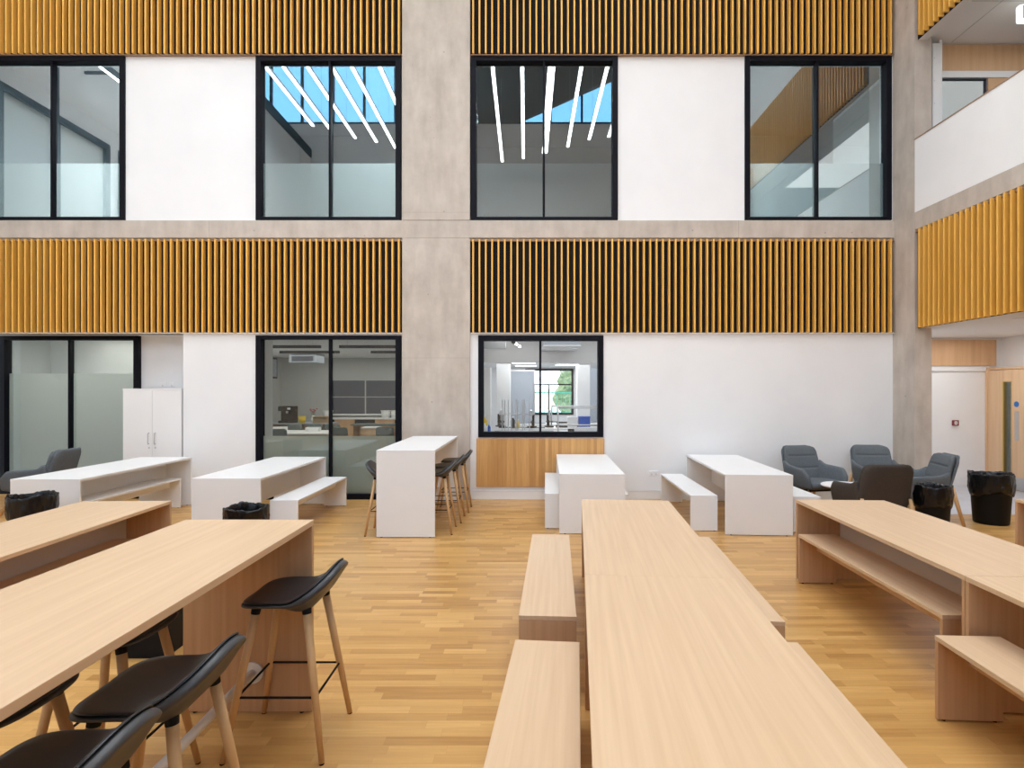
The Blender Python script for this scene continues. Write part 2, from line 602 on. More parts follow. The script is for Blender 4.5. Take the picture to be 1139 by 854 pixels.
gcl = struct('ceiling_gallery', gc, M['ceiling'], 'white ceiling of the upper gallery at top right', 'ceiling')
gj = MB().box(6.65, 6.66, YB, 8.9, 7.196, 7.2).box(6.15, 8.8, 7.95, 7.957, 7.1965, 7.2).box(6.15, 8.8, 5.8, 5.807, 7.1965, 7.2)
gj.build('shadow_gap', M['grey_wall'], gcl)
struct('wall_upper_gallery', MB().box(6.05, 8.85, 8.95, 9.1, 6.67, 7.2).box(6.05, 6.52, 8.95, 9.1, 4.47, 6.67).box(7.24, 8.85, 8.95, 9.1, 4.47, 6.67)
       .box(6.52, 7.24, 8.95, 9.1, 4.47, 5.2), M['white_wall'], 'end wall of the upper gallery behind the white parapet', 'wall')
ub = MB().box(6.46, 8.8, 8.925, 8.95, 6.775, 7.185)
struct('trim_1', ub, M['veneer_x'], 'beech veneer band above the upper gallery window', 'panel', bevel=0.003)
struct('trim_2', MB().box(7.25, 8.8, 8.925, 8.95, 4.6, 6.66), M['veneer_x'], 'beech veneer panel right of the upper gallery window', 'panel', bevel=0.003)
struct('trim_3', MB().box(6.44, 8.8, 8.91, 8.95, 6.66, 6.765), M['white_paint'], 'white window head under the upper beech band', 'trim', bevel=0.004)
ps = thing('white_post', 'slim white gallery post standing behind the parapet next to the corner column', 'post', (6.34, 8.83, 4.47))
ps['kind'] = 'structure'
MB().box(-0.085, 0.04, -0.08, 0.08, 0, 2.63).build('post', M['white_paint'], ps, bevel=0.006)
MB().box(0.04, 0.085, -0.05, 0.08, 0, 2.70).build('cover_strip', M['white_wall'], ps, bevel=0.004)
bt = MB()
for z in (1.33, 1.70, 2.05, 2.40):
    bt.tube([(-0.06, -0.083, z), (-0.06, -0.079, z)], 0.008, 8)
bt.build('bolt', M['steel'], ps)

gg = sroot('window_17', 'black framed glazing along the back of the upper gallery', 'window')
f = MB().box(8.78, 8.86, 0.5, 8.6, 6.75, 6.9).box(8.78, 8.86, 0.5, 8.6, 4.5, 4.6)
for i in range(7):
    f.box(8.78, 8.86, 0.5 + i * 1.335, 0.59 + i * 1.335, 4.6, 6.75)
f.build('window_frame', M['black_frame'], gg)
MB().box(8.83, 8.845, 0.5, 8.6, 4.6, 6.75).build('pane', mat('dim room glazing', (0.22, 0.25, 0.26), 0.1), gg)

# corridor at the right
struct('wall_corridor', MB().box(6.2, 9.0, 10.6, 10.75, 0, 2.8), M['white_wall'], 'white corridor end wall behind the bins', 'wall')
struct('wall_corridor', MB().box(6.19, 6.25, YW, 10.6, 0, 2.8), M['white_wall'], 'white side wall of the corridor behind the corner column', 'wall')
struct('trim_4', MB().box(7.3, 8.74, 10.57, 10.6, 2.22, 2.70), M['veneer_x'], 'beech transom panel on the corridor end wall under the soffit', 'panel', bevel=0.003)
struct('trim_5', MB().box(6.9, 8.545, 10.565, 10.6, 2.12, 2.20), M['white_paint'], 'white rail below the beech transom panel', 'trim', bevel=0.004)
struct('baseboard_corridor', MB().box(6.26, 8.55, 10.575, 10.6, 0, 0.15), M['white_paint'], 'white skirting of the corridor end wall', 'baseboard', bevel=0.004)

# back wall skirting
struct('baseboard_back', MB().box(-0.885, 5.92, YW - 0.018, YW, 0, 0.15).box(-0.885, 5.92, YW - 0.022, YW, 0.135, 0.15), M['white_paint'],
       'white skirting board along the foot of the back wall', 'baseboard', bevel=0.003)
struct('baseboard_left', MB().box(-5.53, -4.37, YW - 0.018, YW, 0, 0.15), M['white_paint'], 'white skirting of the pier beside the white cabinet', 'baseboard', bevel=0.003)

# recess at the left with the meeting room window
struct('wall_recess', MB().box(-6.59, -5.5, 9.75, 9.85, 0, 2.70).box(XL - 0.2, -5.5, 9.70, 9.9, 2.70, 4.3), M['white_wall'],
       'white back of the recess above the tall white cabinet', 'wall')
struct('ceiling_recess', MB().box(XL, -5.5, YW + 0.01, 9.78, 2.69, 2.72), M['ceiling'], 'ceiling of the recess above the cabinet', 'ceiling')

# left wall and the wall behind the camera (seen only in the reflections)
lw_ = MB().box(XL - 0.3, XL, YB, YW + 0.3, 0, 4.55).box(XL - 0.3, XL, YB, YW + 0.3, 7.0, 11.4)
for y in (YB, -1.6, 2.4, 6.1, 8.95):
    lw_.box(XL - 0.3, XL, y, y + 0.25, 4.55, 7.0)
struct('wall_left', lw_, M['white_wall'], 'white left-hand wall of the atrium', 'wall')
k = 1
wnd = 8
for y0, y1 in ((-4.75, -1.6), (-1.35, 2.4), (2.65, 6.1), (6.35, 8.95)):
    r_ = sroot('window_%d' % wnd, 'black framed upper window in the left-hand wall', 'window')
    wnd += 1
    f = MB()
    f.box(XL - 0.1, XL + 0.02, y0, y1, 6.88, 7.0).box(XL - 0.1, XL + 0.02, y0, y1, 4.55, 4.65)
    for y in (y0, y0 + (y1 - y0) * 0.5, y1 - 0.12):
        f.box(XL - 0.1, XL + 0.02, y, y + 0.12, 4.65, 6.88)
    f.build('window_frame', M['black_frame'], r_)
    MB().box(XL - 0.06, XL - 0.05, y0, y1, 4.65, 6.88).build('pane', mat('bright blind', (0.78, 0.82, 0.80), 0.6), r_)
struct('edge_beam', MB().box(XL - 0.5, XL + 0.05, YB, YW, 11.4, 11.75), M['black_frame'], 'black steel edge beam along the top of the left-hand wall', 'beam')
XU = -13.2        # the upper volume is wider at the left
struct('terrace_floor', MB().box(XU, XL - 0.3, YB, YW, 11.3, 11.4), M['grey_floor'], 'upper terrace floor left of the atrium', 'floor')
struct('wall_terrace', MB().box(XU - 0.2, XU, YB, YW, 11.3, 16.5), M['white_wall'], 'white wall of the upper terrace', 'wall')
fw_ = MB().box(XU, 9.0, YB - 0.3, YB, 0, 4.4).box(XU, -8.4, YB - 0.3, YB, 4.4, 8.6).box(5.4, 9.0, YB - 0.3, YB, 4.4, 8.6).box(XU, 9.0, YB - 0.3, YB, 8.6, 12.8).box(4.2, 9.0, YB - 0.3, YB, 12.8, 16.5)
struct('wall_front', fw_, M['white_wall'], 'white wall behind the camera under the clerestory', 'wall')
gb = [(-2.6, 12.8), (-0.37, 12.8), (4.2, 14.85), (4.2, 16.5), (-2.6, 16.5)]
n_ = len(gb)
gv = [(x, YB - 0.05, z) for x, z in gb] + [(x, YB + 0.12, z) for x, z in gb]
gf = [tuple(range(n_)), tuple(range(2 * n_ - 1, n_ - 1, -1))] + [(i, (i + 1) % n_, n_ + (i + 1) % n_, n_ + i) for i in range(n_)]
struct('gable_infill', MB().add(gv, gf), mat('gable board painted dark as unlit', (0.20, 0.20, 0.20), 0.8), 'sloping gable board painted dark as unlit across the clerestory behind the camera', 'wall')  # the gable's unlit look is put into its dark grey
fwn = sroot('window_16', 'unseen window band added behind the camera to light the back wall', 'window')  # unseen opening, added to send daylight onto the lower back wall
f = MB().box(-8.4, 5.4, YB - 0.2, YB - 0.05, 4.4, 4.5).box(-8.4, 5.4, YB - 0.2, YB - 0.05, 8.5, 8.6)
for i in range(11):
    x = -8.4 + i * 1.372
    f.box(x, x + 0.08, YB - 0.2, YB - 0.05, 4.5, 8.5)
f.build('window_frame', M['black_frame'], fwn)
MB().box(-8.4, 5.4, YB - 0.14, YB - 0.13, 4.5, 8.5).build('pane', M['glass_roof'], fwn)
cl = sroot('window_12', 'high clerestory glazing behind the camera', 'window')
f = MB().box(XU, 4.2, YB - 0.2, YB - 0.05, 12.8, 12.9).box(XU, 4.2, YB - 0.2, YB - 0.05, 16.4, 16.5)
for i in range(14):
    x = XU + i * 1.29
    f.box(x, x + 0.08, YB - 0.2, YB - 0.05, 12.9, 16.4)
f.build('window_frame', M['black_frame'], cl)
MB().box(XU, 4.2, YB - 0.14, YB - 0.13, 12.9, 16.4).build('pane', M['glass_roof'], cl)
rf = MB()
rf.box(XU, 9.05, YW, YW + 0.3, 11.4, 13.3)
rf.box(XU, XL + 0.9, -0.45, YW, 13.0, 13.2).box(5.2, 9.05, -0.45, YW, 13.0, 13.2)
rf.box(XU - 0.2, 9.05, YB - 0.2, -0.45, 16.5, 16.7)
rf.box(XU, 9.05, -0.6, -0.45, 13.0, 16.5)
rf.box(8.9, 9.05, YB, -0.45, 12.9, 16.5)
rf.box(XR + 0.02, 6.1, YB, YW, 8.7, 13.0)
struct('roof', rf, M['ceiling'], 'roof of the atrium around the rooflight', 'roof')
rl = sroot('window_13', 'large rooflight over the atrium', 'window')
f = MB()
for i in range(7):
    x = -8.0 + i * 2.2
    f.box(x - 0.04, x + 0.04, -0.45, YW, 13.0, 13.15)
f.box(-8.0, 5.2, 4.3, 4.4, 13.0, 13.15)
f.build('window_frame', M['black_frame'], rl)
MB().box(-8.0, 5.2, -0.45, YW, 13.06, 13.07).build('pane', M['glass_roof'], rl)


# ------------------------------------------------------------------ windows of the back wall
def wall_window(num, x0, x1, z0, z1, mx, label, gmat, film_top=None, fmat=None, y=YW, fw=0.085, bot=0.085, top=None):
    r_ = sroot('window_%d' % num, label, 'window')
    f = MB()
    top = top or fw
    ya, yb = y - 0.03, y + 0.12
    f.box(x0, x0 + fw, ya, yb, z0, z1).box(x1 - fw, x1, ya, yb, z0, z1)
    f.box(x0 + fw, x1 - fw, ya, yb, z0, z0 + bot).box(x0 + fw, x1 - fw, ya, yb, z1 - top, z1)
    f.build('window_frame', M['black_frame'], r_, bevel=0.004)
    MB().box(mx - 0.017, mx + 0.017, y - 0.015, y + 0.085, z0 + bot, z1 - top).build('mullion', M['black_frame'], r_, bevel=0.003)
    for a, b in ((x0 + fw, mx - 0.017), (mx + 0.017, x1 - fw)):
        MB().box(a, b, y + 0.055, y + 0.061, z0 + bot, z1 - top).build('pane', gmat, r_)
        if film_top:
            MB().box(a + 0.004, b - 0.004, y + 0.064, y + 0.066, z0 + bot, film_top).build('frosted_film', fmat, r_)
    return r_


Z0, Z1 = 4.509, 7.155
wall_window(1, -8.84, -6.47, Z0, Z1, -7.66, 'upper window at far left reflecting the gallery with a slim lamp', M['glass_up'], 5.454, M['film_up'], bot=0.05)
wall_window(2, -4.36, -2.02, Z0, Z1, -3.169, 'upper window left of the wide column with light strips reflected over blue sky', M['glass_up'], 5.454, M['film_up'], bot=0.05)
wall_window(3, -0.887, 1.483, Z0, Z1, 0.29, 'dark upper window right of the wide column with near upright light strips reflected', M['glass_up'], 5.454, M['film_up'], bot=0.05)
wall_window(4, 3.532, 5.90, Z0, Z1, 4.709, 'upper window at right next to the corner column', M['glass_up'], 5.454, M['film_up'], bot=0.05)
wall_window(5, -8.95, -6.59, 0.0, 2.69, -7.78, 'frosted black framed glass wall at far left behind the armchair', M['glass_low'], 2.05, M['film_meet'], y=9.7, top=0.07)
wall_window(6, -4.36, -2.02, 0.0, 2.648, -3.169, 'floor length black framed classroom window left of the wide column', M['glass_low'], 1.02, M['film_low'], top=0.06)
wall_window(7, -0.77, 1.25, 1.006, 2.648, 0.2326, 'black framed window into the bright lab right of the wide column', M['glass_lab'], top=0.085)

op = MB().box(-0.80, 1.265, YW - 0.022, YW, 0.206, 0.985)
tag(op.build('oak_wall_panel', M['oak_panel'], bevel=0.002), 'oak stave panel fixed to the wall under the lab window', 'wall panel')


# ------------------------------------------------------------------ slat panels
PITCH = 0.1015


def slat_panel(x0, x1, z0, z1, label, rot=0, loc=(0, 0, 0), first=0.05, ledge=None):
    r_ = thing('slat_panel', label, 'slat panel', loc, rot, 'timber slat panels')
    s = MB()
    x = x0 + first
    while x < x1 - 0.02:
        s.box(x - 0.0125, x + 0.0125, -0.085, -0.008, z0, z1)
        x += PITCH
    s.build('slats', M['slat'], r_, bevel=0.0015, seg=1)
    MB().box(x0, x1, -0.008, 0.012, z0, z1).build('backing_board', M['black'], r_)
    MB().box(x0, x1, -0.045, 0.0, z1 - 0.03, z1 + 0.001).build('top_rail', M['cap'], r_)
    if ledge:
        MB().box(x0, x1, -0.05, 0.0, z0 - 0.015, z0 - 0.002).build('bottom_ledge', ledge, r_)
    return r_


slat_panel(XL, -1.995, 2.69, 4.19, 'timber slat panel at ground level left of the wide concrete column', loc=(0, YW, 0), first=0.06, ledge=M['ceiling'])
slat_panel(-0.897, 5.92, 2.69, 4.19, 'timber slat panel above the lab window right of the wide concrete column', loc=(0, YW, 0), ledge=M['ceiling'])
slat_panel(XL, -1.995, 7.165, 9.4, 'timber slat panel at the top edge left of the wide concrete column', loc=(0, YW, 0), first=0.06, ledge=M['cap'])
slat_panel(-0.897, 5.92, 7.165, 9.4, 'timber slat panel at the top edge right of the wide concrete column', loc=(0, YW, 0), ledge=M['cap'])
slat_panel(-8.679, -YB, 2.705, 4.195, 'timber slat panel on the right-hand gallery front below the concrete beam', rot=-PI / 2, loc=(5.985, 0, 0), first=0.129)
slat_panel(-8.679, -YB, 7.105, 8.7, 'timber slat panel over the upper gallery opening at the top right corner', rot=-PI / 2, loc=(5.985, 0, 0), first=0.129)


# ------------------------------------------------------------------ tables and benches
TL, TW, TH = 2.2, 0.80, 0.735
BL, BW, BH = 1.88, 0.335, 0.445


def make_table(m, panel_m, label, group):
    end_m = M['veneer_shaded'] if m is M['veneer'] else m
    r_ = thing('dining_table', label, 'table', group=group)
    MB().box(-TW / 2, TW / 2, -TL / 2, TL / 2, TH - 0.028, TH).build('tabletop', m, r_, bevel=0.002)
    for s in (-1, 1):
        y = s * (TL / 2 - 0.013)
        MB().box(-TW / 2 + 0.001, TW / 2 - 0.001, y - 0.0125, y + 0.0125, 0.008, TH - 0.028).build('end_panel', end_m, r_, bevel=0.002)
        for sx in (-1, 1):
            MB().tube([(sx * 0.33, y, 0), (sx * 0.33, y, 0.008)], 0.011, 10).build('glide', M['black'], r_)
    MB().box(-0.012, 0.012, -TL / 2 + 0.026, TL / 2 - 0.026, 0.30, TH - 0.028).build('modesty_panel', panel_m, r_, bevel=0.002)
    return r_


def make_bench(m, label, group):
    end_m = M['veneer_shaded'] if m is M['veneer'] else m
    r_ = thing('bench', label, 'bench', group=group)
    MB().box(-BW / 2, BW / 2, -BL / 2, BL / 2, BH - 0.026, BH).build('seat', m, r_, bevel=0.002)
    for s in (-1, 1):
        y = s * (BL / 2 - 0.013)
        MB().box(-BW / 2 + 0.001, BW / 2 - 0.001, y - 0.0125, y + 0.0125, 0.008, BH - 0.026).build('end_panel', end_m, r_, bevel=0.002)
        for sx in (-1, 1):
            MB().tube([(sx * 0.13, y, 0), (sx * 0.13, y, 0.008)], 0.010, 10).build('glide', M['black'], r_)
    MB().box(-0.011, 0.011, -BL / 2 + 0.026, BL / 2 - 0.026, BH - 0.145, BH - 0.026).build('apron', m, r_, bevel=0.002)
    return r_


def centre(flx, fly, a, w, l):
    """centre of a piece from its far-left corner and its heading"""
    return (flx + math.cos(a) * w / 2 - math.sin(a) * l / 2, fly - math.sin(a) * w / 2 - math.cos(a) * l / 2, 0)


modesty = mat('grey modesty panel', (0.60, 0.56, 0.54), 0.6)
GT = 'bench height dining tables'
GB = 'low benches of the dining tables'
d0x, d0y = math.sin(0.09), math.cos(0.09)
tabs = [
    ('wood', 0.521, 5.324, 0.09, 'long pale wood dining table in the middle, far half nearest the white tables'),
    ('wood', 0.521 - d0x * 2.2005, 5.324 - d0y * 2.2005, 0.09, 'long pale wood dining table in the middle foreground, cut by the bottom edge'),
    ('wood', 2.515, 5.306, 0.0537, 'pale wood dining table at right in front of the dark armchair'),
    ('wood', 2.515 - 0.0537 * 2.204, 5.306 - 0.9986 * 2.204, 0.0537, 'pale wood dining table cut by the right edge, butted to another'),
    ('wood', 4.585, 5.337, 0.0537, 'pale wood dining table at the right edge, only a far corner in view'),
    ('wood', -4.067, 5.214, -0.044, 'pale wood dining table at left between the bar table and the black bin'),
    ('white', -3.885, 8.79, -0.004, 'white dining table in front of the tall classroom window'),
    ('white', -5.92, 8.73, 0.0, 'white dining table at left in front of the white cabinet'),
    ('white', 0.490, 9.150, 0.038, 'white dining table pushed against the oak wall panel'),
    ('white', 2.561, 9.095, 0.065, 'white dining table against the plain white wall left of the armchairs'),
]
protos = {}
for kind, fx, fy, a, lab in tabs:
    c = centre(fx, fy, a, TW, TL)
    if kind not in protos:
        protos[kind] = make_table(M['veneer'] if kind == 'wood' else M['laminate'], modesty if kind == 'wood' else M['laminate'], lab, GT)
        protos[kind].location = c
        protos[kind].rotation_euler = (0, 0, -a)
    else:
        clone(protos[kind], c, -a, lab)
ben = [
    ('wood', 0.057, 5.172, 0.053, 'far wood bench along the left side of the middle wooden table'),
    ('wood', -0.056, 2.975, 0.09, 'near wood bench left of the middle wooden table, cut by the bottom edge'),
    ('wood', 1.300, 5.107, 0.092, 'far wood bench along the right side of the middle wooden table'),
    ('wood', 1.070, 2.970, 0.09, 'near wood bench right of the middle wooden table, mostly hidden by its top'),
    ('wood', 2.476, 5.180, 0.032, 'wood bench tucked under the right wooden table by the armchairs'),
    ('wood', 2.175, 3.030, 0.052, 'wood bench pulled out at the right edge of the foreground'),
    ('wood', -3.632, 5.010, -0.044, 'shaded wood bench tucked under the left wooden table'),
    ('white', -3.065, 8.665, -0.005, 'white bench pulled out beside the table at the classroom window'),
    ('white', -5.503, 8.53, 0.0, 'white bench tucked under the table in front of the white cabinet'),
    ('white', 0.305, 9.10, 0.035, 'white bench at the oak wall panel, left of its table'),
    ('white', 1.030, 9.06, 0.035, 'white bench hidden under the right side of the table at the oak panel'),
    ('white', 2.125, 8.978, 0.038, 'white bench standing left of the table at the plain white wall'),
    ('white', 3.375, 8.90, 0.040, 'white bench between the white table and the armchairs'),
]
bprot = {}
for kind, fx, fy, a, lab in ben:
    c = centre(fx, fy, a, BW, BL)
    if kind not in bprot:
        bprot[kind] = make_bench(M['veneer'] if kind == 'wood' else M['laminate'], lab, GB)
        bprot[kind].location = c
        bprot[kind].rotation_euler = (0, 0, -a)
    else:
        clone(bprot[kind], c, -a, lab)

# bar-height tables
HW, HL, HH = 0.70, 2.2, 1.042


def bar_table(m, label, c, a):
    end_m = M['veneer_shaded'] if m is M['veneer'] else m
    r_ = thing('bar_table', label, 'bar table', c, -a, 'bar height tables')
    MB().box(-HW / 2, HW / 2, -HL / 2, HL / 2, HH - 0.03, HH).build('tabletop', m, r_, bevel=0.002)
    for s in (-1, 1):
        y = s * (HL / 2 - 0.014)
        MB().box(-HW / 2 + 0.001, HW / 2 - 0.001, y - 0.0135, y + 0.0135, 0.008, HH - 0.03).build('end_panel', end_m, r_, bevel=0.002)
        for sx in (-1, 1):
            MB().tube([(sx * 0.29, y, 0), (sx * 0.29, y, 0.008)], 0.012, 10).build('glide', M['black'], r_)
    fr = MB().tube([(0.03, -HL / 2 + 0.028, 0.222), (0.03, HL / 2 - 0.028, 0.222)], 0.022, 16).build('foot_rail', M['white_paint'], r_, smooth=True)
    for s in (-1, 1):
        y = s * (HL / 2 - 0.028)
        MB().tube([(0.03, y, 0.222), (0.03, y - s * 0.012, 0.222)], 0.058, 24).build('flange', M['white_paint'], fr, bevel=0.002)
    return r_


bar_table(M['veneer'], 'pale wood bar table with black stools in the left foreground', centre(-1.857, 3.107, 0, HW, HL), 0)
bar_table(M['laminate'], 'white bar table in front of the wide concrete column', centre(-1.775, 8.98, 0.004, HW, HL), 0.004)


# ------------------------------------------------------------------ bar stools
def smooth(t):
    t = max(0.0, min(1.0, t))
    return t * t * (3 - 2 * t)


def seat_surface(r, th, lift=0.15):
    """flat stool seat with rounded corners; +x is the front, the rear rim turns up into a low curved back"""
    n = 4.4
    c, s = math.cos(th), math.sin(th)
    rad = (abs(c / 0.185) ** n + abs(s / 0.21) ** n) ** (-1 / n)
    x, y = r * rad * c, r * rad * s
    back = smooth((-x - 0.060) / 0.130)
    up = back ** 0.9 * smooth((r - 0.45) / 0.5) * (1 - 0.55 * min(1, abs(y) / 0.205) ** 2.2)
    z = 0.735 + lift * up
    x -= 0.070 * up
    z -= 0.004 * (1 - r * r)
    if c > 0:
        z -= 0.018 * smooth((r - 0.78) / 0.22) * c * c
    return x, y, z


def shell_mesh(rmax, dz, th_, nr=14, nt=48):
    m = MB()
    v, f = [], []
    for layer in (0, 1):
        v.append((0, 0, seat_surface(0, 0)[2] + dz - layer * th_))
        for i in range(1, nr + 1):
            r = rmax * i / nr
            for k in range(nt):
                x, y, z = seat_surface(r, 2 * PI * k / nt)
                x0 = x
                if layer:
                    t = smooth((r / rmax - 0.75) / 0.25)
                    up = smooth((-math.cos(2 * PI * k / nt) - 0.35) / 0.5) * smooth((r - 0.55) / 0.45)
                    x -= 0.6 * th_ * up
                    z -= th_ * (1 - 0.55 * t) * (1 - 0.5 * up)
                    if th_ > 0.02:
                        bk = smooth((-x0 - 0.03) / 0.10)
                        z -= 0.040 * bk * (1 - t) + 0.012 * bk
                        x -= 0.012 * bk
                v.append((x, y, z + dz))
    N = 1 + nr * nt
    for L in (0, 1):
        b = L * N
        for k in range(nt):
            q = (b, b + 1 + k, b + 1 + (k + 1) % nt)
            f.append(q if L == 0 else q[::-1])
        for i in range(nr - 1):
            for k in range(nt):
                q = (b + 1 + i * nt + k, b + 1 + (i + 1) * nt + k, b + 1 + (i + 1) * nt + (k + 1) % nt, b + 1 + i * nt + (k + 1) % nt)
                f.append(q if L == 0 else q[::-1])
    a = 1 + (nr - 1) * nt
    for k in range(nt):
        f.append((a + k, N + a + k, N + a + (k + 1) % nt, a + (k + 1) % nt))
    return m.add(v, f)


def make_stool(label, group):
    r_ = thing('bar_stool', label, 'bar stool', group=group)
    shell_mesh(1.0, 0.0, 0.024).build('seat_shell', M['shell'], r_, smooth=True, subsurf=1)
    shell_mesh(0.955, 0.012, 0.016).build('seat_cushion', M['cushion'], r_, smooth=True, subsurf=1)
    MB().box(-0.10, 0.09, -0.10, 0.10, 0.690, 0.712).build('under_plate', M['black'], r_, bevel=0.006)
    ring = []
    for sx, sy in ((1, 1), (-1, 1), (-1, -1), (1, -1)):
        top = Vector((0.118 * sx - 0.012, 0.125 * sy, 0.712))
        bot = Vector((0.232 * sx - 0.004, 0.212 * sy, 0.006))
        d = bot - top
        lg = MB().tube([top + d * 0.05, top + d * 0.5, bot], [0.0200, 0.0180, 0.0130], 16).build('leg', M['leg_wood'], r_, smooth=True)
        MB().tube([top, top + d * 0.058], [0.0235, 0.0205], 16).build('leg_collar', M['black'], lg, smooth=False)
        MB().tube([bot - d * 0.001, bot + Vector((0, 0, -0.006))], 0.012, 12).build('foot_cap', M['black'], lg)
        ring.append(top + d * 0.595)
    fr = MB()
    for i in range(4):
        fr.tube([ring[i], ring[(i + 1) % 4]], 0.0058, 8)
    fr.build('foot_ring', M['black'], r_, smooth=True)
    return r_


GS = 'black bar stools with beech legs'
stool = make_stool('black bar stool standing clear at the far end of the wooden bar table', GS)
stool.location = (-1.19, 2.87, 0)
stool.rotation_euler = (0, 0, PI)
for x, y, rz, lab in [
    (-1.275, 1.955, PI + 0.02, 'black bar stool on the right of the wooden bar table, middle one of its row'),
    (-1.280, 1.480, PI, 'black bar stool in the bottom left corner, nearest to the camera'),
    (-1.765, 2.455, 0, 'black bar stool across the wooden bar table, seen under the top beside the black box'),
    (-1.770, 1.880, 0, 'black bar stool across the wooden bar table, cut by the left edge'),
    (-1.140, 7.135, PI, 'bar stool right of the white bar table, nearest of the three'),
    (-1.095, 7.745, PI, 'bar stool right of the white bar table, middle of the three'),
    (-1.060, 8.385, PI, 'bar stool right of the white bar table, farthest of the three, by the lab wall'),
    (-1.700, 7.060, 0, 'lone bar stool on the left side of the white bar table'),
]:
    clone(stool, (x, y, 0), rz, lab)


# ------------------------------------------------------------------ armchairs
def pad(wx, hz, th_, taper=0.0, nx=16, nz=18, grooves=(), rnd=0.12, bulge=0.02, curve=0.0):
    """upholstered pad standing in the xz plane, front face towards -y, rounded outline and stitched grooves"""
    v, f = [], []
    for side in (0, 1):
        for j in range(nz + 1):
            for i in range(nx + 1):
                u, t = -1 + 2 * i / nx, j / nz
                uu = math.copysign(1 - (1 - abs(u)) ** 1.4, u)
                tt = 0.5 + 0.5 * math.copysign(1 - (1 - abs(2 * t - 1)) ** 1.4, 2 * t - 1)
                hw = wx / 2 * (1 - taper * tt)
                # rounded corners
                cz = 0.0
                dz = min(tt, 1 - tt) * hz
                dx = (1 - abs(uu)) * hw
                if dz < rnd and dx < rnd:
                    pass
                x, z = uu * hw, tt * hz
                ex, ez = hw - rnd, hz / 2 - rnd
                qx, qz = abs(x) - ex, abs(z - hz / 2) - ez
                if qx > 0 and qz > 0:
                    L = max(qx, qz)
                    h = math.hypot(qx, qz)
                    if h > 0:
                        x = math.copysign(ex + qx * L / h, x)
                        z = hz / 2 + math.copysign(ez + qz * L / h, z - hz / 2)
                edge = 1 - max(abs(u), abs(2 * t - 1)) ** 6
                y = (-1 if side == 0 else 1) * th_ / 2 * (0.25 + 0.75 * edge)
                if side == 0:
                    y -= bulge * (1 - u * u) * (1 - (2 * t - 1) ** 2)
                    for g in grooves:
                        y += 0.014 * math.exp(-((tt - g) * hz / 0.011) ** 2) * smooth((0.78 - abs(u)) / 0.1)
                y -= curve * u * u
                v.append((x, y, z))
    n1 = (nx + 1) * (nz + 1)
    for side in (0, 1):
        b = side * n1
        for j in range(nz):
            for i in range(nx):
                q = (b + j * (nx + 1) + i, b + j * (nx + 1) + i + 1, b + (j + 1) * (nx + 1) + i + 1, b + (j + 1) * (nx + 1) + i)
                f.append(q if side == 0 else q[::-1])
    per = [i for i in range(nx + 1)] + [(j + 1) * (nx + 1) + nx for j in range(nz)] + [nz * (nx + 1) + nx - 1 - i for i in range(nx)] + [(nz - 1 - j) * (nx + 1) for j in range(nz - 1)]
    for k in range(len(per)):
        a, b = per[k], per[(k + 1) % len(per)]
        f.append((a, a + n1, b + n1, b))
    return v, f


def xf(vf, mtx):
    return [tuple(mtx @ Vector(p)) for p in vf[0]], vf[1]


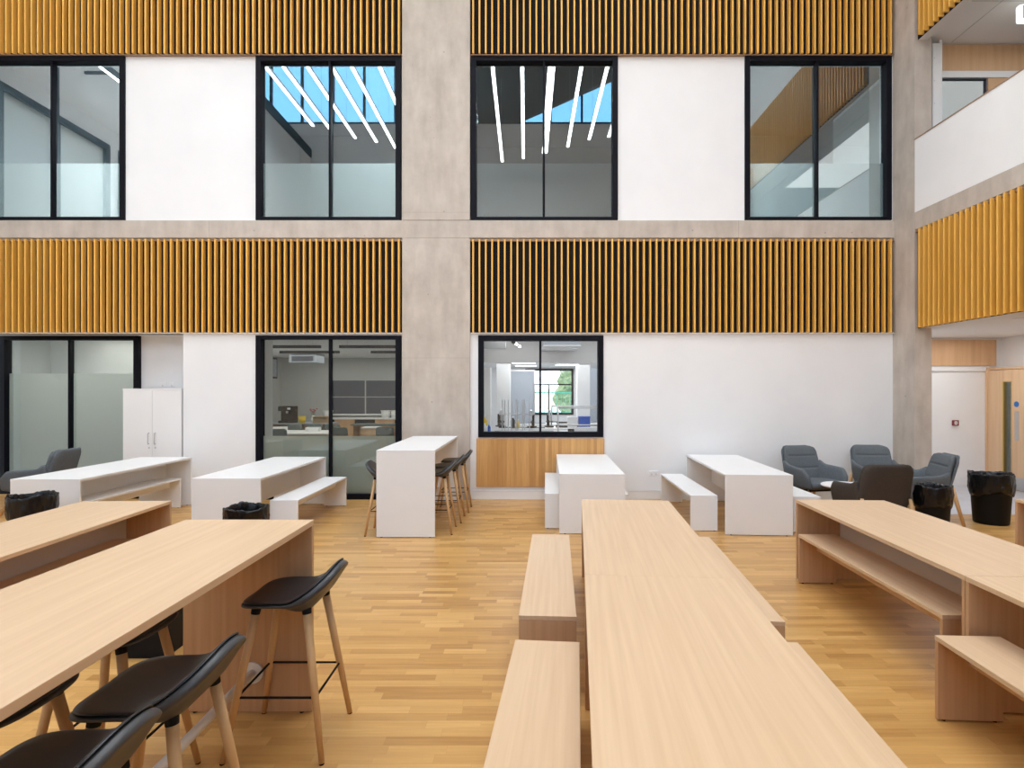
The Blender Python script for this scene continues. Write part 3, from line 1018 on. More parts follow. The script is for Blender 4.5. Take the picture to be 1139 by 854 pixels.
def make_armchair(label, m, back_m, group):
    """faces -y"""
    r_ = thing('armchair', label, 'armchair', group=group)
    # back: leaning pad with two stitched lines
    vf = pad(0.60, 0.58, 0.075, taper=0.10, nz=60, grooves=(0.40, 0.72), rnd=0.11, bulge=0.018, curve=0.045)
    mt = Matrix.Translation((0, 0.225, 0.345)) @ Matrix.Rotation(R(-17), 4, 'X')
    MB().add(*xf(vf, mt)).build('backrest', m, r_, smooth=True)
    vf = pad(0.615, 0.60, 0.045, taper=0.10, rnd=0.12, bulge=0.0, curve=0.045)
    mt = Matrix.Translation((0, 0.278, 0.330)) @ Matrix.Rotation(R(-17), 4, 'X')
    MB().add(*xf(vf, mt)).build('back_shell', back_m, r_, smooth=True)
    # seat cushion
    vf = pad(0.56, 0.54, 0.12, nz=24, rnd=0.10, bulge=0.02)
    mt = Matrix.Translation((0, 0.265, 0.385)) @ Matrix.Rotation(R(86), 4, 'X')
    mt = Matrix.Translation((0, -0.315, 0.395)) @ Matrix.Rotation(R(-93), 4, 'X')
    MB().add(*xf(vf, mt)).build('seat', m, r_, smooth=True)
    # arms: swept boards that wrap from the back to the front of the seat
    for s in (-1, 1):
        v, f = [], []
        n = 16
        for k in range(n + 1):
            t = k / n
            y = 0.30 - 0.60 * t
            x = s * (0.290 + 0.040 * smooth(t / 0.75))
            top = 0.66 - 0.035 * t - 0.10 * smooth((t - 0.80) / 0.20) + 0.05 * smooth((0.25 - t) / 0.25)
            bot = 0.325 + 0.02 * smooth((t - 0.7) / 0.3)
            lean = s * 0.05
            q = 12
            for a in range(q):
                an = 2 * PI * a / q
                cz = math.sin(an)
                cx = math.cos(an)
                zz = (top + bot) / 2 + (top - bot) / 2 * math.copysign(abs(cz) ** 0.45, cz)
                hx = 0.034 * (1 if k not in (0, n) else 0.55)
                xx = x + hx * math.copysign(abs(cx) ** 0.6, cx) + lean * (zz - bot) / 0.3 - s * 0.05
                v.append((xx, y, zz))
            if k:
                for a in range(q):
                    f.append(((k - 1) * q + a, (k - 1) * q + (a + 1) % q, k * q + (a + 1) % q, k * q + a))
        f.append(tuple(range(q)))
        f.append(tuple(n * q + a for a in range(q))[::-1])
        MB().add(v, f).build('armrest', m, r_, smooth=True, subsurf=1)
    MB().box(-0.24, 0.24, -0.22, 0.24, 0.300, 0.335).build('seat_frame', M['black'], r_, bevel=0.01)
    for sx in (-1, 1):
        MB().tube([(0.215 * sx, -0.17, 0.335), (0.30 * sx, -0.30, 0.0)], [0.026, 0.017], 14).build('leg', M['leg_wood'], r_, smooth=True)
        MB().tube([(0.272 * sx, 0.335, 0.50), (0.285 * sx, 0.352, 0.36), (0.315 * sx, 0.44, 0.0)], [0.018, 0.026, 0.018], 14).build('leg', M['leg_wood'], r_, smooth=True)
    return r_


GA = 'upholstered armchairs with wooden legs'
ac = make_armchair('blue grey armchair against the white wall, left of the pair at the back', M['fabric'], M['fabric'], GA)
ac.location = (4.27, 8.42, 0)
ac.rotation_euler = (0, 0, R(11))
clone(ac, (5.32, 8.50, 0), R(-5), 'blue grey armchair at the back wall next to the corner column')
clone(ac, (5.26, 7.70, 0), R(-102), 'grey armchair turned sideways behind the front black bin')
clone(ac, (-7.10, 8.30, 0), R(-84), 'grey armchair at far left before the frosted glass wall')
clone(ac, (-7.10, 7.05, 0), R(172), 'grey armchair cut by the left edge, only its arm in view')
acd = make_armchair('dark armchair seen from behind beyond the right wooden table', M['fabric_dark'], M['fabric_dark'], GA)
acd.location = (4.18, 6.92, 0)
acd.rotation_euler = (0, 0, R(178))

ct = thing('side_table', 'small round white side table with wooden legs between the armchairs', 'side table', (4.36, 7.72, 0))
MB().lathe([(0.0, 0.452), (0.31, 0.452), (0.325, 0.462), (0.325, 0.470), (0.32, 0.476), (0.0, 0.476)], 40).build('tabletop', M['laminate'], ct)
for k in range(3):
    a = PI / 2 + 2 * PI * k / 3
    MB().tube([(0.14 * math.cos(a), 0.14 * math.sin(a), 0.452), (0.27 * math.cos(a), 0.27 * math.sin(a), 0)], [0.020, 0.013], 12).build('leg', M['leg_wood'], ct, smooth=True)
MB().tube([(0, 0, 0.432), (0, 0, 0.452)], 0.17, 24).build('leg_plate', M['leg_wood'], ct)


# ------------------------------------------------------------------ bins
def make_bin(label, seed, loc, skirt=0.20, s=(1, 1, 1), group='black waste bins with liners'):
    rnd = random.Random(seed)
    r_ = thing('waste_bin', label, 'waste bin', loc, rnd.uniform(0, 6), group)
    r_.scale = s
    MB().lathe([(0.0, 0.0), (0.185, 0.0), (0.195, 0.012), (0.235, 0.63), (0.243, 0.64), (0.243, 0.652), (0.230, 0.652), (0.186, 0.02), (0.0, 0.02)], 40).build('bin_body', M['bin'], r_, smooth=True)
    ph = [rnd.uniform(0, 6.28) for _ in range(12)]

    def crease(t, z):
        a = 0.0
        for q, (fr, am) in enumerate(((5, 1.0), (9, 0.8), (14, 0.7), (23, 0.55), (37, 0.4))):
            a += am * math.sin(fr * t + ph[q] + (z - 0.6) * (9 + 7 * q) * (1 if q % 2 else -1))
        return a / 2.2

    def body(z):
        return 0.195 + 0.04 * (z - 0.012) / 0.618

    def fold(p, t, r, z):
        c = crease(t, z)
        rr = r
        zz = z
        if z > 0.3 and r > 0.2:
            amp = 0.003 + 0.008 * smooth((0.655 - z) / 0.16)
            if r > body(z) + 0.003:
                rr = r + amp * (c + 0.9)
            else:
                rr = r - 0.006 * (c + 0.6)
            zz = z + 0.012 * math.sin(3 * t + ph[6]) + 0.010 * c * (1 if z > 0.6 else 2.2) + (0.03 * math.sin(2 * t + ph[7]) if z < 0.5 else 0)
        return (rr * math.cos(t), rr * math.sin(t), zz)
    b = 0.66 - skirt
    prof = [(body(b + k * skirt / 7) + (0.006, 0.011, 0.008, 0.012, 0.009, 0.012, 0.010)[k], b + k * skirt / 7) for k in range(7)]
    prof += [(0.248, 0.652), (0.243, 0.662), (0.236, 0.660), (0.226, 0.64), (0.222, 0.58), (0.21, 0.44), (0.19, 0.22), (0.14, 0.08), (0.0, 0.05)]
    MB().lathe(prof, 120, fn=fold).build('bin_liner', M['bag'], r_, smooth=True)
    return r_


make_bin('black waste bin with overhanging liner at far right on the corridor edge', 3, (6.17, 7.55, 0), s=(1, 1, 1), skirt=0.26)
make_bin('black waste bin with liner behind the right wooden table, before the sideways armchair', 5, (4.76, 6.66, 0), s=(0.78, 0.78, 0.98), skirt=0.24)
make_bin('black waste bin with liner in front of the far left white table', 8, (-5.16, 5.95, 0), s=(0.86, 0.86, 1.0), skirt=0.22)
make_bin('black waste bin with liner beyond the wooden bar table by the white table', 11, (-2.64, 5.38, 0), s=(0.80, 0.80, 0.99), skirt=0.2)
bx = thing('waste_box', 'black open square box on the floor glimpsed under the wooden bar table', 'waste box', (-2.50, 3.86, 0), 0.0)
MB().box(-0.15, 0.15, -0.15, 0.15, 0, 0.012).box(-0.15, 0.15, -0.15, -0.138, 0.012, 0.32).box(-0.15, 0.15, 0.138, 0.15, 0.012, 0.32).box(-0.15, -0.138, -0.138, 0.138, 0.012, 0.32).box(0.138, 0.15, -0.138, 0.138, 0.012, 0.32).build('box_body', M['bin'], bx, bevel=0.003)
MB().box(-0.155, 0.155, -0.155, -0.15, 0.30, 0.325).box(-0.155, 0.155, 0.15, 0.155, 0.30, 0.325).box(-0.155, -0.15, -0.15, 0.15, 0.30, 0.325).box(0.15, 0.155, -0.15, 0.15, 0.30, 0.325).build('rim', M['black'], bx)

# ------------------------------------------------------------------ tall white cabinet in the recess
cb = thing('storage_cabinet', 'tall white two door cabinet in the recess beside the frosted glass', 'cabinet', (-6.055, 9.22, 0))
MB().box(-0.475, 0.475, 0.02, 0.42, 0.06, 1.765).build('body', M['laminate'], cb)
MB().box(-0.46, 0.46, 0.05, 0.40, 0, 0.06).build('plinth', M['black'], cb)
MB().box(-0.48, 0.48, -0.002, 0.43, 1.765, 1.79).build('top_board', M['laminate'], cb, bevel=0.002)
for s in (-1, 1):
    d = MB().box(min(s * 0.002, s * 0.474), max(s * 0.002, s * 0.474), 0, 0.02, 0.062, 1.762).build('door', M['laminate'], cb, bevel=0.002)
    hx = s * 0.052
    MB().tube([(hx, 0, 1.065), (hx, -0.03, 1.065), (hx, -0.034, 1.05), (hx, -0.034, 0.91), (hx, -0.03, 0.895), (hx, 0, 0.895)], 0.006, 8).build('handle', M['steel'], d, smooth=True)
    MB().tube([(hx, 0.0, 0.83), (hx, -0.006, 0.83)], 0.012, 12).build('lock', M['steel'], d)

# ------------------------------------------------------------------ small wall fittings
def socket(label, loc, wd=0.147, n=2, ry=0):
    r_ = thing('power_socket', label, 'socket', loc, ry, 'white wall sockets')
    MB().box(-wd / 2, wd / 2, -0.010, 0, -0.043, 0.043).build('face_plate', M['white_plastic'], r_, bevel=0.003)
    for i in range(n):
        x = (i - (n - 1) / 2) * 0.07
        MB().box(x - 0.014, x + 0.014, -0.014, -0.0095, -0.002, 0.026).build('switch', M['white_plastic'], r_, bevel=0.001)
        MB().box(x - 0.013, x - 0.007, -0.0108, -0.0095, -0.026, -0.020).box(x + 0.007, x + 0.013, -0.0108, -0.0095, -0.026, -0.020).box(x - 0.003, x + 0.003, -0.0108, -0.0095, -0.016, -0.008).build('pin_hole', M['black'], r_)
    return r_


socket('white double socket low on the white wall between two white tables', (2.065, YW, 0.42))
socket('white socket on the recess wall above the cabinet, left one', (-6.22, 9.75, 1.86), 0.10, 1)
socket('white socket on the recess wall above the cabinet, right one', (-6.06, 9.75, 1.86), 0.10, 1)
fc = thing('fire_call_point', 'dark red fire call point on the white corridor wall', 'call point', (7.98, 10.6, 1.16))
MB().box(-0.05, 0.05, -0.05, 0, -0.05, 0.05).build('housing', M['red'], fc, bevel=0.006)
MB().box(-0.034, 0.020, -0.052, -0.049, -0.030, 0.030).build('break_glass', M['white_plastic'], fc)
MB().tube([(-0.007, -0.053, 0.0), (-0.007, -0.052, 0.0)], 0.011, 12).build('press_mark', M['black'], fc)

# door at the right end of the corridor
dr = sroot('door_1', 'oak veneer door with slim vision panel at the right end of the corridor', 'door', (8.57, 10.56, 0))
d = MB()
d.box(0, 0.05, -1.15, -0.52, 0.01, 2.13).box(0, 0.05, -0.33, 0.0, 0.01, 2.13).box(0, 0.05, -0.52, -0.33, 0.01, 0.28).box(0, 0.05, -0.52, -0.33, 1.92, 2.13)
d.build('door_leaf', M['door_wood'], dr, bevel=0.003)
MB().box(0.02, 0.03, -0.52, -0.33, 0.28, 1.92).build('vision_panel', M['glass_low'], dr)
vf_ = MB()
vf_.box(-0.004, 0.052, -0.34, -0.325, 0.27, 1.93).box(-0.004, 0.052, -0.525, -0.51, 0.27, 1.93)
vf_.box(-0.004, 0.052, -0.51, -0.34, 0.27, 0.285).box(-0.004, 0.052, -0.51, -0.34, 1.915, 1.93)
vf_.build('vision_frame', mat('yellow oak bead', (0.62, 0.42, 0.12), 0.4), dr)
MB().box(-0.004, 0, -0.665, -0.585, 0.885, 1.40).build('push_plate', M['steel'], dr, bevel=0.001)
MB().tube([(-0.001, -0.62, 1.52), (-0.005, -0.62, 1.52)], 0.050, 24).build('door_sign', M['blue_sign'], dr)
MB().box(-0.003, 0, -1.15, -0.55, 0.02, 0.24).build('kick_plate', M['steel'], dr)
struct('door_frame', MB().box(8.55, 8.66, 10.56, 10.60, 0, 2.18).box(8.62, 8.85, 9.0, 10.56, 2.14, 2.18).box(8.66, 8.85, 9.40, 10.6, 0, 0.01), M['door_wood'], 'oak frame of the corridor door', 'door frame')

# exit sign under the gallery ceiling
ex = thing('exit_sign', 'green and white lit running man exit sign hanging at the top right corner', 'exit sign', (6.98, 7.85, 6.95))
MB().box(-0.20, 0.20, -0.045, 0.045, -0.125, 0.115).build('housing', M['lit_white'], ex, bevel=0.03, seg=3)
MB().box(-0.165, 0.165, -0.0485, -0.044, -0.088, 0.090).build('sign_face', M['green_sign'], ex)
MB().box(-0.03, 0.03, -0.03, 0.03, 0.115, 0.25).build('hanger', M['white_paint'], ex)
fg = MB()
yf = -0.0502
wht = M['lit_white']
fg.box(-0.135, -0.03, yf, -0.048, -0.07, 0.072)
fg.box(0.045, 0.10, yf, -0.048, -0.012, 0.012)
fg.add([(0.10, yf, -0.045), (0.145, yf, 0), (0.10, yf, 0.045), (0.10, -0.048, -0.045), (0.145, -0.048, 0), (0.10, -0.048, 0.045)], [(0, 1, 2), (3, 5, 4), (0, 3, 4, 1), (1, 4, 5, 2), (2, 5, 3, 0)])
fg.build('pictogram', wht, ex)
rm = MB()
yr = -0.0512
for a, b, r0 in (((-0.075, 0.012), (-0.092, -0.022), 0.009), ((-0.092, -0.022), (-0.118, -0.030), 0.007), ((-0.088, -0.018), (-0.070, -0.040), 0.008), ((-0.070, -0.040), (-0.082, -0.066), 0.007), ((-0.076, 0.016), (-0.050, 0.008), 0.006), ((-0.078, 0.016), (-0.100, 0.010), 0.006)):
    rm.tube([(a[0], yr, a[1]), (b[0], yr, b[1])], r0 * 0.8, 8)
rm.tube([(-0.068, yr - 0.001, 0.040), (-0.068, yr + 0.001, 0.040)], 0.012, 14)
rm.build('running_figure', M['green_sign'], ex)

# ceiling lamps of the gallery and the undercroft
GD = 'round recessed downlights'
dl = None
for x, y, z, lab in [(7.62, 8.3, 7.2, 'round downlight in the upper gallery ceiling, nearest the end wall'), (7.62, 7.1, 7.2, 'round downlight in the upper gallery ceiling, second from the end wall'),
                     (7.62, 5.9, 7.2, 'round downlight in the upper gallery ceiling, third from the end wall'),
                     (6.72, 7.75, 2.74, 'small downlight in the white soffit just behind the slats'), (6.75, 6.6, 2.74, 'small downlight in the white soffit at the right edge')]:
    if dl is None:
        dl = thing('downlight', lab, 'ceiling light', (x, y, z), 0, GD)
        MB().lathe([(0.062, -0.006), (0.075, -0.004), (0.078, 0.0), (0.062, 0.0)], 28).build('bezel', M['steel'], dl, smooth=True)
        MB().lathe([(0.0, -0.003), (0.060, -0.003)], 24).build('lens', M['spot'], dl)
    else:
        clone(dl, (x, y, z), 0, lab)

# suspended light strips of the atrium (seen in the upper windows)
GL = 'suspended light strips of the atrium'
ls = None
for i, (x, ye) in enumerate([(-6.55, -0.7), (-7.03, -0.3), (-3.95, -2.0), (-5.9, -1.2), (-5.25, -1.5), (-4.7, -2.0), (-0.9, -3.2), (-0.1, -2.9), (0.74, -2.4), (0.64, -2.42), (1.5, -1.9), (2.2, -1.3), (2.85, -1.1)]):
    if ls is None:
        ls = thing('light_strip', 'suspended light strip mirrored in the upper windows', 'light strip', (x, ye, 10.5), 0, GL)
        MB().box(-0.05, 0.05, 0, 8.5, 0.012, 0.09).build('housing', M['white_paint'], ls)
        MB().box(-0.045, 0.045, 0.01, 8.49, 0.0, 0.012).build('diffuser', M['tube'], ls)
        for y in (1.0, 7.5):
            MB().tube([(0, y, 0.09), (0, y, 2.6)], 0.004, 6).build('hanger_wire', M['steel'], ls)
    else:
        clone(ls, (x, ye, 10.5), 0)
bl = thing('wall_lamp', 'slim black linear lamp along the left-hand gallery, mirrored in the far left window', 'lamp', (XL + 0.55, 3.0, 8.1))
MB().box(-0.05, 0.05, 0, 4.5, 0.01, 0.14).build('housing', M['black_frame'], bl)
MB().box(-0.03, 0.03, 0.02, 4.48, 0, 0.012).build('diffuser', M['tube'], bl)
MB().box(-0.55, -0.05, 0.4, 0.45, 0.05, 0.1).box(-0.55, -0.05, 4.0, 4.05, 0.05, 0.1).build('bracket', M['black_frame'], bl)

# ------------------------------------------------------------------ rooms behind the glass
YI = YW + 0.30


def room(name, x0, x1, y0, y1, z0, z1, m, what, fl=None):
    t = 0.06
    struct('wall_' + name, MB().box(x0 - t, x0, y0, y1, z0, z1).box(x1, x1 + t, y0, y1, z0, z1).box(x0 - t, x1 + t, y1, y1 + t, z0, z1), m, 'painted walls of the ' + what, 'wall')
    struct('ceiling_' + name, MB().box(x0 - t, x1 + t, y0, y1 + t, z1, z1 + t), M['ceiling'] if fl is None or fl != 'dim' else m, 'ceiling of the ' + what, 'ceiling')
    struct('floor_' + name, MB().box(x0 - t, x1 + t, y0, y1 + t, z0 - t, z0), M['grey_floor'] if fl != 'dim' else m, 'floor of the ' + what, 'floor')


room('meeting_room', -9.6, -6.5, 9.92, 11.5, 0.0, 2.85, M['grey_wall'], 'meeting room behind the frosted glass')
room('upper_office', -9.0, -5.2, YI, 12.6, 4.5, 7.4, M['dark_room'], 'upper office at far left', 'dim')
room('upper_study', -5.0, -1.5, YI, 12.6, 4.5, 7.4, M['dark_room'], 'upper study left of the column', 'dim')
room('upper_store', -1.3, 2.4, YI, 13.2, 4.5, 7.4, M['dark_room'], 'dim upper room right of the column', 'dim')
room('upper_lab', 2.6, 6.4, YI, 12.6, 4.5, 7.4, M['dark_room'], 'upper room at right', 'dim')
# view through the small upper gallery window
room('gallery_room', 6.3, 8.8, 9.12, 11.5, 4.5, 7.2, M['grey_wall'], 'room behind the upper gallery window')
gw = sroot('window_14', 'small dark framed window at the end of the upper gallery', 'window')
MB().box(6.52, 6.535, 8.94, 8.99, 5.2, 6.66).box(7.225, 7.24, 8.94, 8.99, 5.2, 6.66).box(6.535, 7.225, 8.94, 8.99, 6.645, 6.66).box(6.535, 7.225, 8.94, 8.99, 5.2, 5.215).build('window_frame', M['board'], gw)
MB().box(6.525, 7.235, 8.965, 8.971, 5.205, 6.655).build('pane', M['glass_up'], gw)

# meeting room: white board and blind
wbd = thing('wall_board', 'pale board hazy behind the frosted glass wall at far left', 'board', (-8.05, 11.46, 1.45))
MB().box(-0.95, 0.95, -0.03, 0.06, -0.6, 0.6).build('panel', M['white_plastic'], wbd, bevel=0.004)
MB().box(-0.95, 0.95, -0.10, -0.03, -0.66, -0.60).build('pen_tray', M['steel'], wbd)

# ---- classroom behind the tall window
wc_ = MB().box(-5.45, -5.40, YI, 11.6, 0, 2.75).box(-7.35, -5.40, 11.56, 11.6, 0, 2.75).box(-7.35, -7.3, 11.6, 17.0, 0, 2.75).box(-1.75, -1.70, YI, 17.0, 0, 2.75).box(-7.35, -1.70, 17.0, 17.06, 0, 2.75)
struct('wall_classroom', wc_, M['grey_wall'], 'grey walls of the classroom', 'wall')
struct('ceiling_classroom', MB().box(-5.45, -1.70, YI, 11.6, 2.75, 2.8).box(-7.35, -1.70, 11.6, 17.06, 2.75, 2.8), M['ceiling'], 'ceiling of the classroom', 'ceiling')
struct('floor_classroom', MB().box(-5.40, -1.75, YI, 11.6, -0.06, 0.0).box(-7.3, -1.75, 11.6, 17.0, -0.06, 0.0), M['grey_floor'], 'floor of the classroom', 'floor')
bd = thing('wall_board', 'dark slate board on the classroom back wall', 'board', (-4.78, 16.98, 1.58))
MB().box(-1.05, 1.05, -0.03, 0.02, -0.5, 0.5).build('panel', M['board'], bd)
MB().box(-0.02, 0.02, -0.034, -0.028, -0.5, 0.5).box(-1.07, 1.07, -0.036, -0.028, 0.49, 0.52).box(1.02, 1.07, -0.036, -0.028, -0.5, 0.5).box(-1.05, 1.05, -0.034, -0.028, -0.01, 0.01).build('frame', M['grey_wall'], bd)
MB().box(-1.05, 1.05, -0.10, -0.03, -0.54, -0.50).build('pen_tray', M['white_plastic'], bd)
pic = thing('framed_picture', 'small dark framed picture high on the left classroom wall', 'picture', (-7.28, 16.2, 2.42))
MB().box(-0.02, 0.02, -0.42, 0.42, -0.30, 0.30).build('frame', M['black_frame'], pic)
MB().box(0.02, 0.026, -0.36, 0.36, -0.25, 0.25).build('print', M['blue_grey'], pic)
cas = thing('ceiling_cassette', 'grey air conditioning unit under the classroom ceiling', 'air conditioner', (-5.85, 15.2, 2.62))
MB().box(-0.36, 0.36, -0.3, 0.3, -0.12, 0.13).build('housing', M['blue_grey'], cas, bevel=0.01)
MB().box(-0.28, 0.28, -0.306, -0.3, -0.08, 0.05).build('grille', M['board'], cas)
GK = 'black linear lamps in the classroom'
kl = None
for x, y, lab in [(-4.62, 11.0, 'black linear lamp in the classroom, left near one'), (-2.95, 11.0, 'black linear lamp in the classroom, right near one'),
                  (-4.75, 12.5, 'black linear lamp in the classroom, middle far one'), (-2.75, 12.5, 'black linear lamp in the classroom, right far one')]:
    if kl is None:
        kl = thing('linear_lamp', lab, 'lamp', (x, y, 2.58), 0, GK)
        MB().box(-0.65, 0.65, -0.04, 0.04, 0, 0.055).build('housing', M['black'], kl)
        for sx in (-0.5, 0.5):
            MB().tube([(sx, 0, 0.055), (sx, 0, 0.17)], 0.003, 6).build('hanger_wire', M['steel'], kl)
    else:
        clone(kl, (x, y, 2.58), 0, lab)


def desk(name, label, cat, loc, sx, sy, h, top_m, group):
    r_ = thing(name, label, cat, loc, 0, group)
    MB().box(-sx / 2, sx / 2, -sy / 2, sy / 2, h - 0.03, h).build('worktop', top_m, r_, bevel=0.003)
    for s in (-1, 1):
        MB().box(s * (sx / 2 - 0.05) - 0.02, s * (sx / 2 - 0.05) + 0.02, -sy / 2 + 0.03, sy / 2 - 0.03, 0, h - 0.03).build('end_panel', M['veneer_x'], r_)
    MB().box(-sx / 2 + 0.07, sx / 2 - 0.07, sy / 2 - 0.06, sy / 2 - 0.03, 0.3, h - 0.03).build('modesty_panel', M['veneer_x'], r_)
    return r_


GDK = 'desks in the classroom'
desk('classroom_desk', 'white classroom desk nearest the tall window', 'desk', (-5.75, 13.95, 0), 2.2, 1.2, 0.76, M['laminate'], GDK)
desk('classroom_desk', 'grey topped classroom desk at left with the coffee machine', 'desk', (-6.15, 15.45, 0), 1.9, 0.7, 0.90, M['blue_grey'], GDK)
desk('classroom_desk', 'grey topped classroom desk at right in the middle row', 'desk', (-3.85, 15.2, 0), 1.5, 0.6, 0.88, M['chair_plastic'], GDK)
ctr = thing('wall_counter', 'white counter along the classroom back wall', 'counter', (-4.35, 16.68, 0))
MB().box(-1.75, 1.75, -0.3, 0.3, 0.94, 0.98).build('worktop', M['laminate'], ctr)
for i in range(6):
    x = -1.74 + i * 0.58
    MB().box(x, x + 0.565, -0.28, 0.28, 0.0, 0.94).build('cupboard_front', M['veneer_x'] if i % 2 else M['black'], ctr)
wcp = thing('low_cupboard', 'low wooden cupboard among the grey classroom chairs', 'cupboard', (-3.82, 14.05, 0))
MB().box(-0.18, 0.18, -0.25, 0.25, 0.02, 0.85).build('body', M['veneer_x'], wcp, bevel=0.003)
MB().box(-0.19, 0.19, -0.26, 0.26, 0.85, 0.87).build('top_board', M['laminate'], wcp)
GCH = 'grey green classroom chairs'
cc0 = None
for x, y, rz, lab in [(-5.62, 13.05, 0.1, 'grey green chair with its back to the tall window at the near desk'), (-4.30, 13.6, -0.3, 'grey green chair between the white desk and the low cupboard'),
                      (-5.95, 14.83, 0.05, 'grey green chair left in the middle of the classroom'), (-5.42, 14.83, 0, 'grey green chair in the middle of the classroom, second of its row'),
                      (-4.95, 14.82, -0.05, 'grey green chair behind the classroom window mullion'), (-3.36, 13.7, 0.1, 'grey green chair at right of the low wooden cupboard'), (-2.85, 14.2, 0.15, 'grey green chair nearest the right classroom wall')]:
    if cc0 is None:
        cc0 = thing('classroom_chair', lab, 'chair', (x, y, 0), rz, GCH)
        vf = pad(0.42, 0.36, 0.03, rnd=0.07, bulge=0.0, curve=-0.03)
        MB().add(*xf(vf, Matrix.Translation((0, -0.22, 0.55)) @ Matrix.Rotation(R(10), 4, 'X'))).build('backrest', M['chair_plastic'], cc0, smooth=True)
        MB().box(-0.21, 0.21, -0.2, 0.2, 0.44, 0.465).build('seat', M['chair_plastic'], cc0, bevel=0.01)
        for sx in (-1, 1):
            for sy in (-1, 1):
                MB().tube([(0.17 * sx, 0.16 * sy, 0.44), (0.21 * sx, 0.21 * sy, 0)], 0.011, 8).build('leg', M['steel'], cc0)
            MB().tube([(0.12 * sx, -0.18, 0.45), (0.12 * sx, -0.235, 0.62)], 0.01, 8).build('back_post', M['steel'], cc0)
    else:
        clone(cc0, (x, y, 0), rz, lab)
cm = thing('coffee_machine', 'black coffee machine on the left classroom desk', 'coffee machine', (-6.42, 15.35, 0.90))
MB().box(-0.2, 0.2, -0.16, 0.18, 0, 0.06).box(-0.2, 0.2, 0.02, 0.18, 0.06, 0.45).box(-0.2, 0.2, -0.16, 0.18, 0.32, 0.45).build('body', M['black'], cm, bevel=0.012)
MB().tube([(0, -0.06, 0.32), (0, -0.06, 0.26)], 0.03, 12).build('spout', M['steel'], cm)
MB().box(0.05, 0.13, -0.164, -0.16, 0.36, 0.41).build('display', M['white_plastic'], cm)


def tub(label, loc, m, r=0.09, h=0.14, group='plastic tubs in the classroom'):
    r_ = thing('plastic_tub', label, 'tub', loc, 0, group)
    MB().lathe([(0, 0), (r * 0.8, 0), (r, h), (r * 0.94, h), (r * 0.76, 0.01), (0, 0.01)], 20).build('tub_body', m, r_, smooth=True)
    MB().lathe([(0, h), (r * 1.05, h), (r * 1.05, h + 0.015), (0, h + 0.015)], 20).build('lid', m, r_)
    return r_


tub('yellow tub beside the coffee machine', (-5.98, 15.2, 0.90), M['yellow'], 0.10, 0.17)
tub('white tub on the classroom counter left of the mullion', (-5.77, 16.6, 0.98), M['white_plastic'], 0.14, 0.2)
tub('white tub on the counter at right, left of two', (-4.09, 16.6, 0.98), M['white_plastic'], 0.14, 0.2)
tub('white tub on the counter at right, right of two', (-3.80, 16.6, 0.98), M['white_plastic'], 0.14, 0.2)
for x, y, lab in [(-6.15, 14.2, 'white papers tray on the near classroom desk, left one'), (-5.25, 14.05, 'white papers tray on the near classroom desk, middle one')]:
    t_ = thing('paper_tray', lab, 'tray', (x, y, 0.76), 0.2, 'paper trays on the near classroom desk')
    MB().box(-0.17, 0.17, -0.12, 0.12, 0, 0.012).box(-0.17, 0.17, 0.108, 0.12, 0.012, 0.10).box(-0.17, -0.158, -0.12, 0.108, 0.012, 0.10).box(0.158, 0.17, -0.12, 0.108, 0.012, 0.10).build('tray', M['white_plastic'], t_, bevel=0.003)
    MB().box(-0.14, 0.14, -0.10, 0.10, 0.012, 0.075).build('papers', M['laminate'], t_)
kb = thing('carton', 'brown open carton on the classroom desk beside the flowers', 'carton', (-5.50, 15.35, 0.90))
MB().box(-0.2, 0.2, -0.13, 0.13, 0, 0.17).build('carton_body', M['cardboard'], kb, bevel=0.004)
MB().box(-0.2, 0.2, -0.2, -0.13, 0.165, 0.172).box(-0.2, 0.2, 0.13, 0.2, 0.165, 0.172).build('flap', M['cardboard'], kb)
vs = thing('flower_vase', 'small vase with pink flowers left of the brown carton', 'vase', (-5.78, 15.45, 0.90))
MB().lathe([(0, 0), (0.05, 0), (0.06, 0.09), (0.03, 0.16), (0.04, 0.19)], 18).build('vase_body', M['white_plastic'], vs, smooth=True)
st, fl = MB(), MB()
for k in range(9):
    a = k * 2.4
    p = (0.09 * math.cos(a) * (k / 9 + 0.2), 0.09 * math.sin(a) * (k / 9 + 0.2), 0.28 + 0.012 * k)
    st.tube([(0, 0, 0.1), p], 0.003, 5)
    fl.lathe([(0, -0.02), (0.025, -0.005), (0.028, 0.01), (0, 0.018)], 8, c=p)
st.build('stems', M['hedge'], vs)
fl.build('blossoms', M['red_plastic'], vs)

# ---- lab behind the small window
struct('wall_lab', MB().box(-1.62, -1.56, YI, 17.0, 0, 3.0).box(3.9, 3.96, YI, 17.0, 0, 3.0).box(-1.62, -0.02, 17.0, 17.1, 0, 3.0).box(1.42, 3.96, 17.0, 17.1, 0, 3.0)
       .box(-0.02, 1.42, 17.0, 17.1, 2.42, 3.0).box(-0.02, 1.42, 17.0, 17.1, 0, 1.05), M['white_wall'], 'white walls of the lab', 'wall')
struct('ceiling_lab', MB().box(-1.62, 3.96, YI, 17.1, 3.0, 3.06).box(-1.56, 3.9, 12.5, 12.62, 2.38, 3.0).box(-1.56, 3.9, 12.62, 17.0, 2.44, 2.5), M['ceiling'], 'ceiling of the lab with a lower bulkhead', 'ceiling')
struct('floor_lab', MB().box(-1.62, 3.96, YI, 17.1, -0.06, 0.0), M['grey_floor'], 'floor of the lab', 'floor')
struct('lab_pillar', MB().box(-0.72, -0.38, 13.9, 14.3, 0, 2.44), M['white_paint'], 'white pillar left in the lab', 'pillar', bevel=0.005)
struct('lab_pillar', MB().box(1.30, 1.62, 14.4, 14.8, 0, 2.44), M['white_paint'], 'white pillar right in the lab', 'pillar', bevel=0.005)
